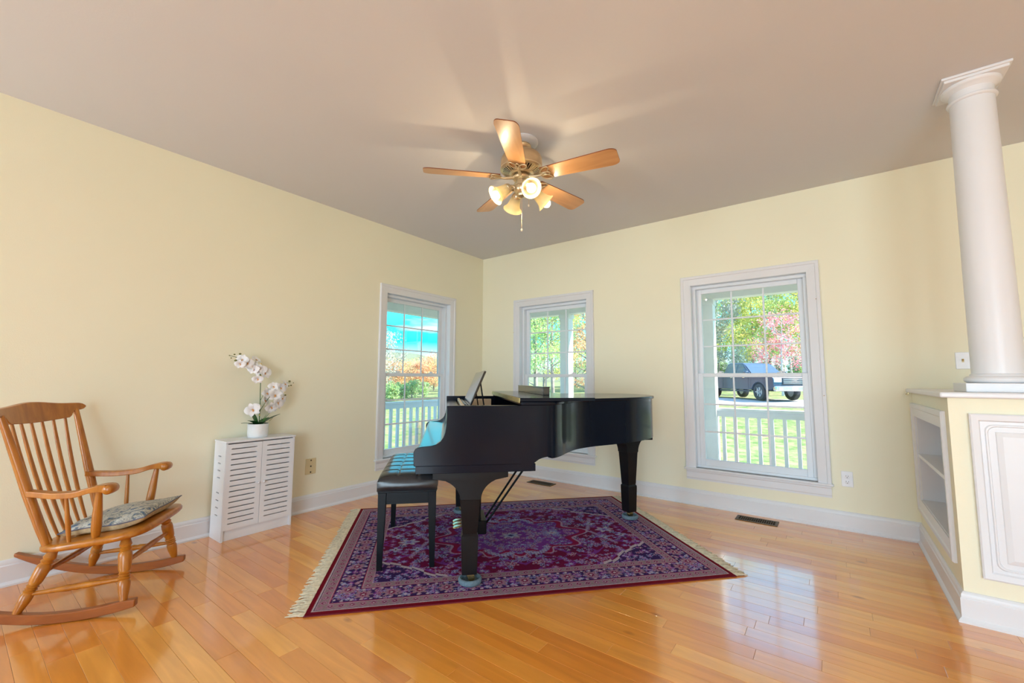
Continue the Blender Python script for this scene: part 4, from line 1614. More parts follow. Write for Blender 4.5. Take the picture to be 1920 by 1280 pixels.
rr = random.Random(11)
toc = Vector((0.85, -0.45, 0.05))
for loc, fdir, sz in (((0.028, 0.012, 0.490), (0.9, 0.25, 0.05), 1.15), ((0.030, -0.022, 0.512), (1, -0.3, -0.1), 1.1), ((0.020, -0.075, 0.535), (0.9, -0.2, 0.3), 1.0),
                      ((0.034, -0.066, 0.520), (0.7, -0.7, -0.3), 1.0), ((0.036, -0.115, 0.560), (1, -0.2, 0), 1.0), ((0.012, -0.05, 0.585), (0.5, 0.3, 0.6), 0.9),
                      ((0.035, -0.150, 0.585), (0.9, -0.4, 0.1), 0.95), ((0.045, -0.165, 0.555), (0.8, -0.5, -0.4), 0.85), ((0.034, -0.035, 0.445), (0.8, -0.4, -0.4), 0.9),
                      ((0.02, 0.04, 0.33), (0.8, 0.2, 0.2), 1.05), ((0.035, 0.095, 0.315), (1, 0.0, 0.1), 1.3), ((0.035, 0.118, 0.255), (0.9, 0.3, -0.2), 1.15),
                      ((0.032, 0.150, 0.290), (0.8, 0.6, 0), 1.0), ((0.03, 0.075, 0.225), (0.9, 0.0, -0.3), 1.1), ((0.03, 0.085, 0.380), (0.8, -0.2, 0.4), 0.95),
                      ((0.036, 0.135, 0.370), (0.9, 0.3, 0.2), 1.0), ((0.036, 0.165, 0.400), (0.7, 0.5, 0.5), 0.85), ((0.03, -0.055, 0.210), (0.9, -0.5, 0.1), 1.25), ((0.01, 0.030, 0.275), (0.6, 0.6, 0.2), 1.0)):
    flower(orc, loc, fdir, sz * 1.28, rr.uniform(-0.5, 0.5))
for loc, r_ in (((0.035, -0.168, 0.628), 0.0075), ((0.036, -0.195, 0.578), 0.0085), ((0.036, -0.205, 0.622), 0.006), ((0.036, -0.225, 0.595), 0.0045), ((0.036, -0.237, 0.613), 0.004),
                ((0.034, 0.205, 0.425), 0.008), ((0.034, 0.20, 0.388), 0.006), ((0.034, 0.218, 0.392), 0.006), ((0.036, 0.175, 0.315), 0.007), ((0.034, 0.236, 0.412), 0.0035)):
    MB().sphere(loc, r_, 10, 7, (0.85, 1.2, 0.9)).build('bud', BUD, orc, smooth=70)
MB().turned((0.0, 0.0, 0.455), (0.004, -0.006, 0.565), [(0, 0.0035), (0.2, 0.005), (0.3, 0.003), (0.8, 0.003), (1, 0.0045)], 8).build('support_stick', TIE, orc)

# ---- rocking chair -------------------------------------------------------------
ROCK = R(54)
chair = empty('rocking_chair', (0.696, -3.44, 0), ROCK)      # +x forward, +y to the chair's left (wall side)
tag(chair, 'honey maple spindle-back rocking chair with scrolled arms', 'chair')


def seat_z(x):
    return 0.335 + 0.05 * (x + 0.44) / 0.42                  # seat top tilts up to the front


RS = 0.268
# runners: shallow arcs with a tapering tail and a snubbed toe
RR = 1.05


def runner_z(x):
    return 0.001 + (RR - math.sqrt(RR * RR - (x + 0.26) ** 2))


for s in (-1, 1):
    rs = []
    for i in range(31):
        x = -0.80 + 0.80 * i / 30
        zb = runner_z(x)
        hgt = 0.044
        if x < -0.66:
            hgt = 0.044 - 0.026 * ((-0.66 - x) / 0.14)
        if x > -0.05:
            hgt = 0.044 - 0.010 * ((x + 0.05) / 0.05)
        w_ = 0.0165
        rs.append([(x, s * RS - w_, zb), (x, s * RS + w_, zb), (x, s * RS + w_, zb + hgt), (x, s * RS - w_, zb + hgt)])
    MB().rings(rs).build('runner', RUNWOOD, chair, smooth=40, bevel=0.004)
# seat: rounded, broader at the front
def seat_half(x):
    t = (x + 0.455) / 0.465
    t = min(max(t, 0), 1)
    return 0.235 + 0.045 * math.sin(PI * min(1, t * 0.72))


outl = []
for k in range(72):
    a_ = 2 * PI * k / 72
    cx_, cy_ = math.cos(a_), math.sin(a_)
    e_ = 0.42
    x = -0.225 + 0.232 * math.copysign(abs(cx_) ** e_, cx_)
    y_ = math.copysign(abs(cy_) ** e_, cy_) * seat_half(x)
    outl.append((x, y_))
rs = []
for ins, dz in ((0.03, -0.036), (0.008, -0.034), (0.0, -0.024), (0.0, -0.012), (0.006, -0.003), (0.02, 0.0)):
    rs.append([(x * 1 + (-0.225 - x) * ins / 0.232, y_ * (1 - ins / 0.26), seat_z(x) + dz) for x, y_ in outl])
MB().rings(rs).build('seat', CHAIRWOOD, chair, smooth=45)
LEGP = [(0, 0.016), (0.06, 0.019), (0.14, 0.0255), (0.17, 0.020), (0.20, 0.026), (0.23, 0.020), (0.26, 0.0265), (0.32, 0.028), (0.50, 0.025), (0.555, 0.020), (0.575, 0.025), (0.595, 0.019), (0.615, 0.025), (0.635, 0.019), (0.655, 0.025), (0.68, 0.020), (0.72, 0.0245), (0.80, 0.0235), (0.92, 0.0175), (1, 0.014)]
feet = {}
for s in (-1, 1):
    for nm, xt, xb in (('f', -0.095, -0.052), ('r', -0.375, -0.455)):
        top = Vector((xt, s * 0.195, seat_z(xt) - 0.030))
        bot = Vector((xb, s * RS, runner_z(xb) + 0.036))
        feet[(nm, s)] = (top, bot)
        MB().turned(top, bot, LEGP, 16).build('leg', CHAIRWOOD, chair, smooth=40)
STP = [(0, 0.0085), (0.3, 0.012), (0.42, 0.0155), (0.45, 0.013), (0.5, 0.016), (0.55, 0.013), (0.58, 0.0155), (0.7, 0.012), (1, 0.0085)]
for s in (-1, 1):
    a_, c_ = feet[('f', s)], feet[('r', s)]
    MB().turned(a_[0].lerp(a_[1], 0.66), c_[0].lerp(c_[1], 0.70), STP, 12).build('stretcher', CHAIRWOOD, chair, smooth=50)
for nm, t in (('f', 0.42), ('r', 0.40)):
    a_, c_ = feet[(nm, -1)], feet[(nm, 1)]
    MB().turned(a_[0].lerp(a_[1], t), c_[0].lerp(c_[1], t), STP, 12).build('stretcher', CHAIRWOOD, chair, smooth=50)


def rail_x(y_):
    return -0.562 - 0.050 * (1 - (y_ / 0.31) ** 2)


# crest rail
rs = []
for i in range(41):
    u = -1 + 2 * i / 40
    y_ = 0.312 * u
    au = abs(u)
    zt = 0.990 + 0.018 * math.exp(-(u / 0.45) ** 2)
    zb = 0.908 - 0.006 * math.cos(u * 3)
    if au > 0.66:
        t = min(1, (au - 0.66) / 0.12)
        t = t * t * (3 - 2 * t)
        zb = zb + 0.036 * t
    if au > 0.86:
        t = (au - 0.86) / 0.14
        hh_, zc_ = (zt - zb) / 2, (zt + zb) / 2
        k_ = math.sqrt(max(0.04, 1 - t * t))
        zt, zb = zc_ + hh_ * k_, zc_ - hh_ * k_
    xc = rail_x(y_)
    th_ = 0.012
    sl = -0.30
    rs.append([(xc - th_ + sl * (zb - 0.90), y_, zb), (xc + th_ + sl * (zb - 0.90), y_, zb), (xc + th_ + sl * (zt - 0.90), y_, zt), (xc - th_ + sl * (zt - 0.90), y_, zt)])
MB().rings(rs).build('crest_rail', CHAIRWOOD, chair, smooth=40, bevel=0.005, seg=3)
# back posts and bent spindles
POSTP = [(0, 0.014), (0.12, 0.018), (0.4, 0.021), (0.6, 0.0185), (0.85, 0.0155), (1, 0.013)]
for s in (-1, 1):
    bt = Vector((-0.405, s * 0.205, seat_z(-0.405) - 0.006))
    tp = Vector((rail_x(0.258) - 0.013, s * 0.258, 0.955))
    MB().turned(bt, tp, POSTP, 14).build('back_post', CHAIRWOOD, chair, smooth=50)
for k in range(6):
    u = -1 + 2 * (k + 0.5) / 6
    y0_, y1_ = 0.165 * u, 0.220 * u
    bt = Vector((-0.425, y0_, seat_z(-0.425) - 0.006))
    tp = Vector((rail_x(y1_), y1_, 0.912))
    mid = bt.lerp(tp, 0.42) + Vector((-0.020, 0, -0.01))
    pts = []
    for i in range(11):
        t = i / 10
        pts.append(bt * (1 - t) ** 2 + mid * 2 * t * (1 - t) + tp * t * t)
    rad = [0.0065 + 0.003 * math.sin(PI * i / 10) for i in range(11)]
    MB().tube(pts, rad, 10).build('spindle', CHAIRWOOD, chair, smooth=60)
# arms
for s in (-1, 1):
    ctl = [(-0.492, s * 0.222, 0.590), (-0.44, s * 0.232, 0.584), (-0.36, s * 0.252, 0.577), (-0.27, s * 0.272, 0.582), (-0.215, s * 0.280, 0.598), (-0.17, s * 0.282, 0.606), (-0.137, s * 0.282, 0.604)]
    wid = [0.021, 0.022, 0.024, 0.026, 0.028, 0.032, 0.034]
    cps = catmull(ctl, 6)
    rs = []
    for i, c_ in enumerate(cps):
        t = i / (len(cps) - 1) * 6
        k = min(int(t), 5)
        w_ = wid[k] + (wid[k + 1] - wid[k]) * (t - k)
        h_ = 0.0135 + (0.006 * max(0, (t - 4.4) / 1.6))
        rs.append([(c_.x, c_.y - w_, c_.z - h_), (c_.x, c_.y + w_, c_.z - h_), (c_.x, c_.y + w_, c_.z + h_), (c_.x, c_.y - w_, c_.z + h_)])
    am = MB().rings(rs).build('arm', CHAIRWOOD, chair, smooth=50, bevel=0.007, seg=3)
    b = MB()
    b.lathe([(0.0, -0.037), (0.017, -0.035), (0.0225, -0.028), (0.024, 0), (0.0225, 0.028), (0.017, 0.035), (0, 0.037)], 20, (-0.134, s * 0.282, 0.600), (0, 1, 0))
    b.build('scroll', CHAIRWOOD, am, smooth=50)
    MB().turned((-0.180, s * 0.278, 0.592), (-0.195, s * 0.245, seat_z(-0.195) - 0.006), [(0, 0.012), (0.15, 0.0145), (0.5, 0.0195), (0.75, 0.0205), (0.93, 0.017), (1, 0.013)], 14).build('arm_post', CHAIRWOOD, chair, smooth=50)
    MB().turned((-0.315, s * 0.262, 0.576), (-0.30, s * 0.238, seat_z(-0.30) - 0.006), [(0, 0.007), (0.4, 0.0095), (0.7, 0.0105), (1, 0.0075)], 12).build('arm_spindle', CHAIRWOOD, chair, smooth=50)

# ---- seat cushion (loose) --------------------------------------------------------
cu = empty('seat_pad', (0, 0, 0), 0)
cu.matrix_world = chair.matrix_world.copy()
cu.location = (0.696, -3.44, 0)
cu.rotation_euler = (0, 0, ROCK)
tag(cu, 'square blue and cream patterned cushion lying on the rocking chair seat', 'cushion')
n = 33


def pad_pt(i, j, top):
    a_, c_ = -1 + 2 * i / (n - 1), -1 + 2 * j / (n - 1)
    sc = 1 - 0.05 * (a_ * a_ + c_ * c_ - 2 * a_ * a_ * c_ * c_ * 0.9)
    x = -0.202 + 0.174 * a_ * sc + 0.012 * (a_ > 0) * a_ * abs(c_)
    y_ = (0.201 + 0.011 * a_) * c_ * sc
    puff = ((1 - a_ ** 4) * (1 - c_ ** 4)) ** 0.5
    base = seat_z(x) + 0.036 + 0.010 * max(0, a_) ** 3 + 0.004 * math.sin(a_ * 4 + c_ * 3)
    if top:
        z = base + 0.034 * puff
    else:
        z = max(base - 0.040 * puff ** 0.6, seat_z(x) - 0.003)
    return (x, y_, z)


for top, nm, mt_ in ((True, 'top_cover', CUSHTOP), (False, 'under_cover', CUSHSIDE)):
    vs = [pad_pt(i, j, top) for i in range(n) for j in range(n)]
    fs = [(i * n + j, (i + 1) * n + j, (i + 1) * n + j + 1, i * n + j + 1) for i in range(n - 1) for j in range(n - 1)]
    MB().add(vs, fs).build(nm, mt_, cu, smooth=80)
edge = [pad_pt(i, 0, True) for i in range(n)] + [pad_pt(n - 1, j, True) for j in range(1, n)] + [pad_pt(i, n - 1, True) for i in range(n - 2, -1, -1)] + [pad_pt(0, j, True) for j in range(n - 2, 0, -1)]
MB().tube(edge, 0.003, 6, closed=True).build('piping', mat('cushion_piping', (0.16, 0.15, 0.20), 0.9), cu, smooth=60)

# ---- ceiling fan --------------------------------------------------------------------
FC = (2.07, -2.0)
fan = empty('ceiling_fan', (FC[0], FC[1], H), 0)
tag(fan, 'bronze ceiling fan with five oak blades and four lit bell-shaped lamps', 'ceiling fan')
b = MB()
b.lathe([(0.0, 0.0), (0.112, 0.0), (0.114, -0.006), (0.100, -0.016), (0.088, -0.018), (0.070, -0.024), (0.0, -0.026)], 40)
b.build('ceiling_medallion', FANWHITE, fan, smooth=40)
b = MB()
b.lathe([(0.0, -0.024), (0.062, -0.024), (0.066, -0.034), (0.060, -0.052), (0.044, -0.062), (0.040, -0.085), (0.0, -0.09)], 36)
b.build('canopy', FANMETAL, fan, smooth=40)
b = MB()
b.lathe([(0.040, -0.080), (0.060, -0.080), (0.100, -0.086), (0.126, -0.100), (0.137, -0.120), (0.140, -0.145), (0.140, -0.176), (0.137, -0.190),
         (0.134, -0.190), (0.137, -0.176), (0.137, -0.145), (0.134, -0.121), (0.124, -0.103), (0.100, -0.089), (0.060, -0.083), (0.040, -0.083)], 48, closed=True)
b.build('motor_housing', FANMETAL, fan, smooth=40)
MB().lathe([(0.0, -0.084), (0.060, -0.084), (0.060, -0.180), (0.052, -0.190), (0.0, -0.190)], 32).build('motor', VENTM, fan, smooth=40)
b = MB()
b.lathe([(0.134, -0.186), (0.143, -0.190), (0.143, -0.196), (0.136, -0.202), (0.1245, -0.206), (0.1245, -0.203), (0.134, -0.198)], 48, closed=True)
b.lathe([(0.0835, -0.2248), (0.076, -0.228), (0.070, -0.234), (0.048, -0.236), (0.048, -0.233), (0.069, -0.231), (0.075, -0.225), (0.0835, -0.2218)], 48, closed=True)
vr = b.build('vent_ring', FANBRASS, fan, smooth=30)
first = None
for k in range(40):                                  # the spokes between the open slots
    wide = k % 8 == 7
    nm = 'wide' if wide else 'thin'
    if first is None:
        first = {}
    if nm not in first:
        o_ = MB().bar((0.1255, 0, -0.2045), (0.0825, 0, -0.2238), 0.024 if wide else 0.0095, 0.003, up=(0.4, 0, 1), w2=0.016 if wide else 0.0062).build('vent_spoke', FANBRASS, vr, smooth=0)
        first[nm] = o_
    else:
        o_ = first[nm].copy()
        COL.objects.link(o_)
    o_.rotation_euler = (0, 0, 2 * PI * k / 40)
b = MB()
b.lathe([(0.0, -0.190), (0.046, -0.190), (0.046, -0.246), (0.0, -0.246)], 36)
b.build('hub_neck', FANMETAL, fan, smooth=40)
b = MB()
b.lathe([(0.0, -0.244), (0.058, -0.244), (0.062, -0.252), (0.056, -0.262), (0.0, -0.264)], 36)
b.build('hub_plate', FANBRASS, fan, smooth=40)
BZ = -0.250
tips0 = 3.946
bladep = None
for k in range(5):
    a_ = tips0 + k * 2 * PI / 5
    if bladep is None:
        g = empty('blade', (0, 0, BZ), a_, fan)
        bladep = g
        outl = []
        x0_, x1_ = 0.150, 0.650
        for i in range(13):
            t = i / 12
            outl.append((x0_ + (x1_ - 0.05 - x0_) * t, -(0.050 + 0.020 * t ** 0.8)))
        for i in range(1, 9):
            q_ = PI / 2 * i / 8
            outl.append((x1_ - 0.05 + 0.05 * math.sin(q_), -(0.070 - 0.030 * (1 - math.cos(q_)))))
        full = outl + [(x, -y_) for x, y_ in reversed(outl)]
        pt = math.tan(R(-13))
        bm_ = MB()
        nn = len(full)
        vs = [(x, y_, y_ * pt - 0.003) for x, y_ in full] + [(x, y_, y_ * pt + 0.003) for x, y_ in full]
        fs = [tuple(range(nn - 1, -1, -1)), tuple(range(nn, 2 * nn))]
        bm_.add(vs, fs).build('blade_board', BLADE, g, smooth=0)
        bm_ = MB().add(vs, [(i, (i + 1) % nn, nn + (i + 1) % nn, nn + i) for i in range(nn)])
        bm_.build('edge_band', BLADEEDGE, g, smooth=40)
        # blade iron: flat arm ending in three open loops
        bm_ = MB()
        bm_.tube([(0.055, 0, -0.002), (0.10, 0, -0.010), (0.125, 0, -0.012), (0.15, 0, -0.010)], [0.012, 0.010, 0.008, 0.008], 8)

        def ell(cx_, cy_, rx, ry, rot):
            pts = []
            for i in range(20):
                t = 2 * PI * i / 20
                x, y_ = rx * math.cos(t), ry * math.sin(t)
                X = cx_ + x * math.cos(rot) - y_ * math.sin(rot)
                Y = cy_ + x * math.sin(rot) + y_ * math.cos(rot)
                pts.append((X, Y, Y * pt - 0.008))
            return pts
        bm_.tube(ell(0.176, 0.030, 0.038, 0.020, 0.62), 0.0045, 8, closed=True)
        bm_.tube(ell(0.176, -0.030, 0.038, 0.020, -0.62), 0.0045, 8, closed=True)
        bm_.tube(ell(0.172, 0.0, 0.034, 0.014, 0), 0.0045, 8, closed=True)
        bm_.build('blade_iron', FANBRASS, g, smooth=60)
    else:
        g = copy_tree(bladep, fan)
        g.rotation_euler = (0, 0, a_)
# light kit
b = MB()
b.lathe([(0.0, -0.262), (0.030, -0.262), (0.034, -0.272), (0.034, -0.300), (0.048, -0.312), (0.052, -0.330), (0.046, -0.350), (0.030, -0.362), (0.034, -0.370), (0.030, -0.380), (0.012, -0.388), (0.0, -0.392)], 36)
b.build('light_fitter', FANBRASS, fan, smooth=40)
lamp0 = None
for k, ang in enumerate((-34, 56, 146, 236)):
    if lamp0 is None:
        g = empty('lamp', (0, 0, -0.325), R(ang), fan)
        lamp0 = g
        ax = Vector((0.80, 0, -0.60))
        o0 = Vector((0.086, 0, -0.004))
        MB().tube(catmull([(0.040, 0, -0.008), (0.060, 0, 0.006), (0.078, 0, 0.004), (0.090, 0, -0.006)], 4), 0.010, 10).build('arm', FANBRASS, g, smooth=60)
        b = MB()
        b.lathe([(0.0, -0.006), (0.020, -0.006), (0.027, 0.002), (0.031, 0.012), (0.033, 0.022), (0.029, 0.026), (0.0, 0.026)], 24, o0, ax)
        b.build('socket', FANBRASS, g, smooth=40)
        b = MB()
        prof = [(0.030, 0.020), (0.033, 0.032), (0.0365, 0.050), (0.040, 0.070), (0.046, 0.090), (0.056, 0.108), (0.067, 0.120),
                (0.065, 0.122), (0.053, 0.109), (0.043, 0.091), (0.037, 0.070), (0.0335, 0.050), (0.030, 0.032), (0.027, 0.020)]
        b.lathe(prof, 36, o0, ax, closed=True)
        b.build('glass_shade', FROST, g, smooth=60)
        c_ = o0 + ax * 0.118
        b = MB()
        prof = [(0.0125, -0.075), (0.014, -0.055), (0.018, -0.040)]
        for i in range(2, 17):
            t = PI * (1 - i / 16) 
            prof.append((0.031 * math.sin(t), 0.031 * math.cos(t)))
        prof[-1] = (0.0, 0.031)
        b.lathe(prof, 24, c_, ax)
        b.build('bulb', BULB, g, smooth=60)
    else:
        g = copy_tree(lamp0, fan)
        g.rotation_euler = (0, 0, R(ang))
    _p = Matrix.Rotation(R(ang), 3, 'Z') @ (Vector((0.086, 0, -0.004)) + Vector((0.80, 0, -0.60)) * 0.168)
    lamp('bulb_light', 'POINT', 2.6, (1.0, 0.80, 0.50), (FC[0] + _p.x, FC[1] + _p.y, H - 0.325 + _p.z), shadow_soft_size=0.012)
for px_, py_, ln in ((0.004, -0.002, 0.218), (0.040, 0.030, 0.075)):
    ztop = -0.388 if ln > 0.1 else -0.36
    g = empty('pull_chain', (px_, py_, ztop), 0, fan)
    MB().tube([(0, 0, 0), (0, 0, -ln)], 0.0013, 6).build('chain', FANBRASS, g)
    b = MB()
    b.lathe([(0.0, 0.004), (0.004, 0.002), (0.0075, -0.006), (0.006, -0.013), (0.0, -0.017)], 14, (0, 0, -ln))
    b.build('fob', IVORY, g, smooth=50)

# ================================================================== OUTDOORS
PDX, PDY = -1.65, 1.62                       # porch outer lines (left porch x, back porch y)
struct(MB().box(PDX - 0.12, FAR_X, TH, PDY + 0.12, -0.22, -0.10).box(PDX - 0.12, -TH, REAR_Y, TH, -0.22, -0.10).build('porch_deck', PORCHF, smooth=0), 'grey porch deck outside the windows')
struct(MB().box(PDX - 0.25, FAR_X, TH, PDY + 0.25, 2.42, 2.50).box(PDX - 0.25, -TH, REAR_Y, TH, 2.42, 2.50).build('porch_ceiling', PORCHW, smooth=0), 'white porch ceiling outside the windows')
b = MB().box(PDX - 0.08, FAR_X, PDY - 0.07, PDY + 0.07, 2.165, 2.42).box(PDX - 0.07, PDX + 0.07, REAR_Y, PDY - 0.07, 2.165, 2.42)
struct(b.build('porch_beam', PORCHW, bevel=0.004), 'white beam carrying the porch roof')


def porch_post(x, y_, label):
    g = empty('porch_post', (x, y_, -0.10))
    tag(g, label, 'post', 'white porch posts')
    MB().box(-0.076, 0.076, -0.076, 0.076, 0, 2.27).build('post_shaft', PORCHW, g, bevel=0.004)
    MB().box(-0.092, 0.092, -0.092, 0.092, 0, 0.085).build('post_base', PORCHW, g, bevel=0.004)
    MB().box(-0.088, 0.088, -0.088, 0.088, 2.20, 2.266).build('post_cap', PORCHW, g, bevel=0.004)


porch_post(PDX, PDY, 'square white porch post at the outer corner of the porch')
porch_post(0.345, PDY, 'square white porch post outside the window behind the piano lid')
porch_post(2.425, PDY, 'square white porch post between the piano and the pickup truck view')
porch_post(4.505, PDY, 'square white porch post outside beyond the window with the truck')
porch_post(PDX, -2.6, 'square white porch post on the side porch')


def railing(p0, p1, label):
    p0, p1 = Vector(p0), Vector(p1)
    L_ = (p1 - p0).length
    g = empty('porch_railing', (p0.x, p0.y, -0.10), math.atan2(p1.y - p0.y, p1.x - p0.x))
    tag(g, label, 'railing', 'white porch railings')
    MB().box(0, L_, -0.045, 0.045, 0.862, 0.895).build('hand_rail', PORCHW, g, bevel=0.004)
    MB().box(0, L_, -0.019, 0.019, 0.792, 0.862).build('upper_rail', PORCHW, g, bevel=0.002)
    MB().box(0, L_, -0.019, 0.019, 0.09, 0.16).build('lower_rail', PORCHW, g, bevel=0.002)
    n_ = max(2, round(L_ / 0.127))
    first_ = None
    for i in range(n_):
        if first_ is None:
            first_ = MB().box(-0.019, 0.019, -0.019, 0.019, 0.16, 0.792).build('baluster', PORCHW, g, bevel=0.002)
            o_ = first_
        else:
            o_ = first_.copy()
            COL.objects.link(o_)
        o_.location = (L_ * (i + 0.5) / n_, 0, 0)


railing((2.501, PDY), (4.429, PDY), 'white porch railing outside the window with the truck')
railing((0.421, PDY), (2.349, PDY), 'white porch railing outside the wall between the two back windows')
railing((PDX + 0.076, PDY), (0.269, PDY), 'white porch railing running to the outer porch corner')
railing((PDX, -2.524), (PDX, PDY - 0.076), 'white porch railing outside the window facing the ridge')

# ground: lawn rising gently behind the drive, falling away to the left
NG = 90
xs = np.concatenate([np.linspace(-260, -30, 24), np.linspace(-28, 30, 60), np.linspace(34, 140, 12)])
ys = np.concatenate([np.linspace(-60, -12, 8), np.linspace(-10, 60, 60), np.linspace(66, 260, 20)])


def ground_z(x, y_):
    t = min(1, max(0, (y_ - 4) / 18.0))
    z = -0.55 + 0.72 * (t * t * (3 - 2 * t))
    if y_ > 28:
        z += min((y_ - 28) * 0.03, 2.5)
    if x < -8:
        f = min(1.0, (-8 - x) / 40.0)
        z = z * (1 - f) + (-0.5 - 0.0 * f) * f
    return z


vs = [(x, y_, ground_z(x, y_)) for x in xs for y_ in ys]
ny = len(ys)
fs = [(i * ny + j, (i + 1) * ny + j, (i + 1) * ny + j + 1, i * ny + j + 1) for i in range(len(xs) - 1) for j in range(ny - 1)]
struct(MB().add(vs, fs).build('lawn', LAWN, smooth=80), 'grass lawn with fallen leaves outside the windows')
# gravel drive crossing behind the lawn
rs = []
vs = []
for i in range(40):
    x = -18 + 40 * i / 39
    yc = 19.0 - 0.16 * (x - 2) + 0.9 * math.sin(x * 0.15)
    for dy_ in (-2.3, -0.8, 0.8, 2.3):
        vs.append((x, yc + dy_, ground_z(x, yc + dy_) + 0.03))
fs = [(i * 4 + j, (i + 1) * 4 + j, (i + 1) * 4 + j + 1, i * 4 + j + 1) for i in range(39) for j in range(3)]
struct(MB().add(vs, fs).build('driveway', GRAVEL, smooth=80), 'pale gravel drive under the pickup truck')

# distant ridge on the left
vs, fs = [], []
rr = random.Random(8)
NR = 60
for i in range(NR):
    a_ = R(90 + 10 + 110 * i / (NR - 1))
    hh = 19 + 7 * math.sin(i * 0.33) + 4 * math.sin(i * 0.9 + 1) + 2 * rr.random()
    for rad_, z in ((330, -3), (390, hh * 0.55), (450, hh), (520, hh * 0.6)):
        vs.append((rad_ * math.cos(a_) * 1.0, rad_ * math.sin(a_), z))
fs = [(i * 4 + j, (i + 1) * 4 + j, (i + 1) * 4 + j + 1, i * 4 + j + 1) for i in range(NR - 1) for j in range(3)]
struct(MB().add(vs, fs).build('ridge', HILL, smooth=60), 'blue wooded ridge on the horizon')


# ---- trees -----------------------------------------------------------------------
STANDING = []                                        # (x, y, crown radius) of every tree so far


def clear(x, y_, r):
    return all(math.hypot(x - a, y_ - b_) > r + c + 0.12 for a, b_, c in STANDING)


def spot(u, start, r, step, fn):
    """first clear spot along the sight line of column u, going away from the house"""
    p = fn(u, start)
    for _ in range(400):
        if clear(p[0], p[1], r):
            break
        start += step
        p = fn(u, start)
    STANDING.append((p[0], p[1], r))
    return p


def rein(v, r):
    h_ = math.hypot(v[0], v[1])
    if h_ > r:
        v[0] *= r / h_
        v[1] *= r / h_
    return v


def tree(name, label, loc, height, crown, cols, nleaf, leaf_s, bark, seed, crown_z=0.55, spread=1.0, group=None, low_b=0.25, trunk=0.14):
    rg = np.random.RandomState(seed)
    z0 = ground_z(loc[0], loc[1]) - 0.08
    g = empty(name, (loc[0], loc[1], z0), rg.rand() * 6.28)
    tag(g, label, 'tree' if height > 3 else 'shrub', group)
    b_ = MB()
    lean = rg.uniform(-0.03, 0.03, 2) * height
    top = Vector((lean[0], lean[1], height * 0.93))
    npt = 7
    pts = [Vector((lean[0] * t + 0.02 * height * math.sin(t * 7 + seed) * 0.3, lean[1] * t, height * 0.93 * t)) for t in np.linspace(0, 1, npt)]
    b_.tube(pts, [trunk * (1 - 0.88 * t) for t in np.linspace(0, 1, npt)], 8)
    ends = []
    nb = 16
    for k in range(nb):
        t = low_b + (0.93 - low_b) * k / nb
        a_ = k * 2.4 + rg.rand()
        st = Vector((lean[0] * t, lean[1] * t, height * 0.93 * t))
        ln = crown * (0.55 + 0.5 * rg.rand()) * (1.05 - 0.55 * t)
        en = st + Vector((math.cos(a_) * ln, math.sin(a_) * ln, ln * (0.45 + 0.4 * rg.rand())))
        en = rein(en, crown * 0.88)
        md = st.lerp(en, 0.5) + Vector((0, 0, -0.06 * ln))
        b_.tube([st, md, en], [trunk * 0.34 * (1 - 0.6 * t), trunk * 0.2 * (1 - 0.6 * t), 0.012], 5)
        ends.append((st, en))
        for q_ in range(3):
            e2 = st.lerp(en, 0.45 + 0.17 * q_) + Vector(rg.uniform(-0.32, 0.32, 3)) * crown + Vector((0, 0, 0.12 * crown))
            e2 = rein(e2, crown * 0.95)
            b_.tube([st.lerp(en, 0.4 + 0.17 * q_), e2], [0.02 + 0.01 * trunk, 0.006], 4)
            ends.append((st.lerp(en, 0.5), e2))
    b_.build('trunk', bark, g, smooth=60)
    # leaves: small bent quads scattered in clumps round the branch ends
    ce = np.array([list(e_[0].lerp(e_[1], rg.uniform(0.55, 1.1))) for e_ in ends for _ in range(3)])
    pick = rg.randint(len(ce), size=nleaf)
    ctr = ce[pick] + rg.normal(0, 0.13 * crown, (nleaf, 3)) * np.array([1, 1, 0.6])
    hr = np.hypot(ctr[:, 0], ctr[:, 1])
    lim_r = (crown - 1.35 * leaf_s) * rg.uniform(0.72, 1.0, nleaf)
    ctr[:, :2] *= np.where(hr > lim_r, lim_r / np.maximum(hr, 1e-6), 1.0)[:, None]
    ctr = ctr[ctr[:, 2] > height * 0.05]
    nl = len(ctr)
    nrm = rg.normal(0, 1, (nl, 3)); nrm /= np.linalg.norm(nrm, axis=1)[:, None]
    tan = np.cross(nrm, rg.normal(0, 1, (nl, 3))); tan /= np.linalg.norm(tan, axis=1)[:, None]
    bit = np.cross(nrm, tan)
    sz = leaf_s * rg.uniform(0.6, 1.3, nl)[:, None]
    V4 = np.stack([ctr - tan * sz, ctr - bit * sz * 0.5, ctr + tan * sz, ctr + bit * sz * 0.5], 1)
    me_ = bpy.data.meshes.new('foliage')
    me_.vertices.add(nl * 4); me_.vertices.foreach_set('co', V4.reshape(-1))
    me_.loops.add(nl * 4); me_.loops.foreach_set('vertex_index', np.arange(nl * 4, dtype=np.int32))
    me_.polygons.add(nl); me_.polygons.foreach_set('loop_start', (np.arange(nl) * 4).astype(np.int32))
    me_.update(calc_edges=True)
    cols = np.array(cols)
    cp = cols[rg.randint(len(cols), size=len(ce))][pick[:nl]]
    cp = 0.6 * cp + 0.4 * cols[rg.randint(len(cols), size=nl)]
    cp = cp * rg.uniform(0.7, 1.25, (nl, 1))
    c4 = np.ones((nl, 4, 4), np.float32)
    c4[:, :, :3] = cp[:, None, :]
    at = me_.color_attributes.new('col', 'FLOAT_COLOR', 'CORNER')
    at.data.foreach_set('color', c4.reshape(-1))
    me_.materials.append(LEAVES)
    fo = bpy.data.objects.new('foliage', me_)
    COL.objects.link(fo)
    fo.parent = g
    fo['kind'] = 'stuff'
    return g


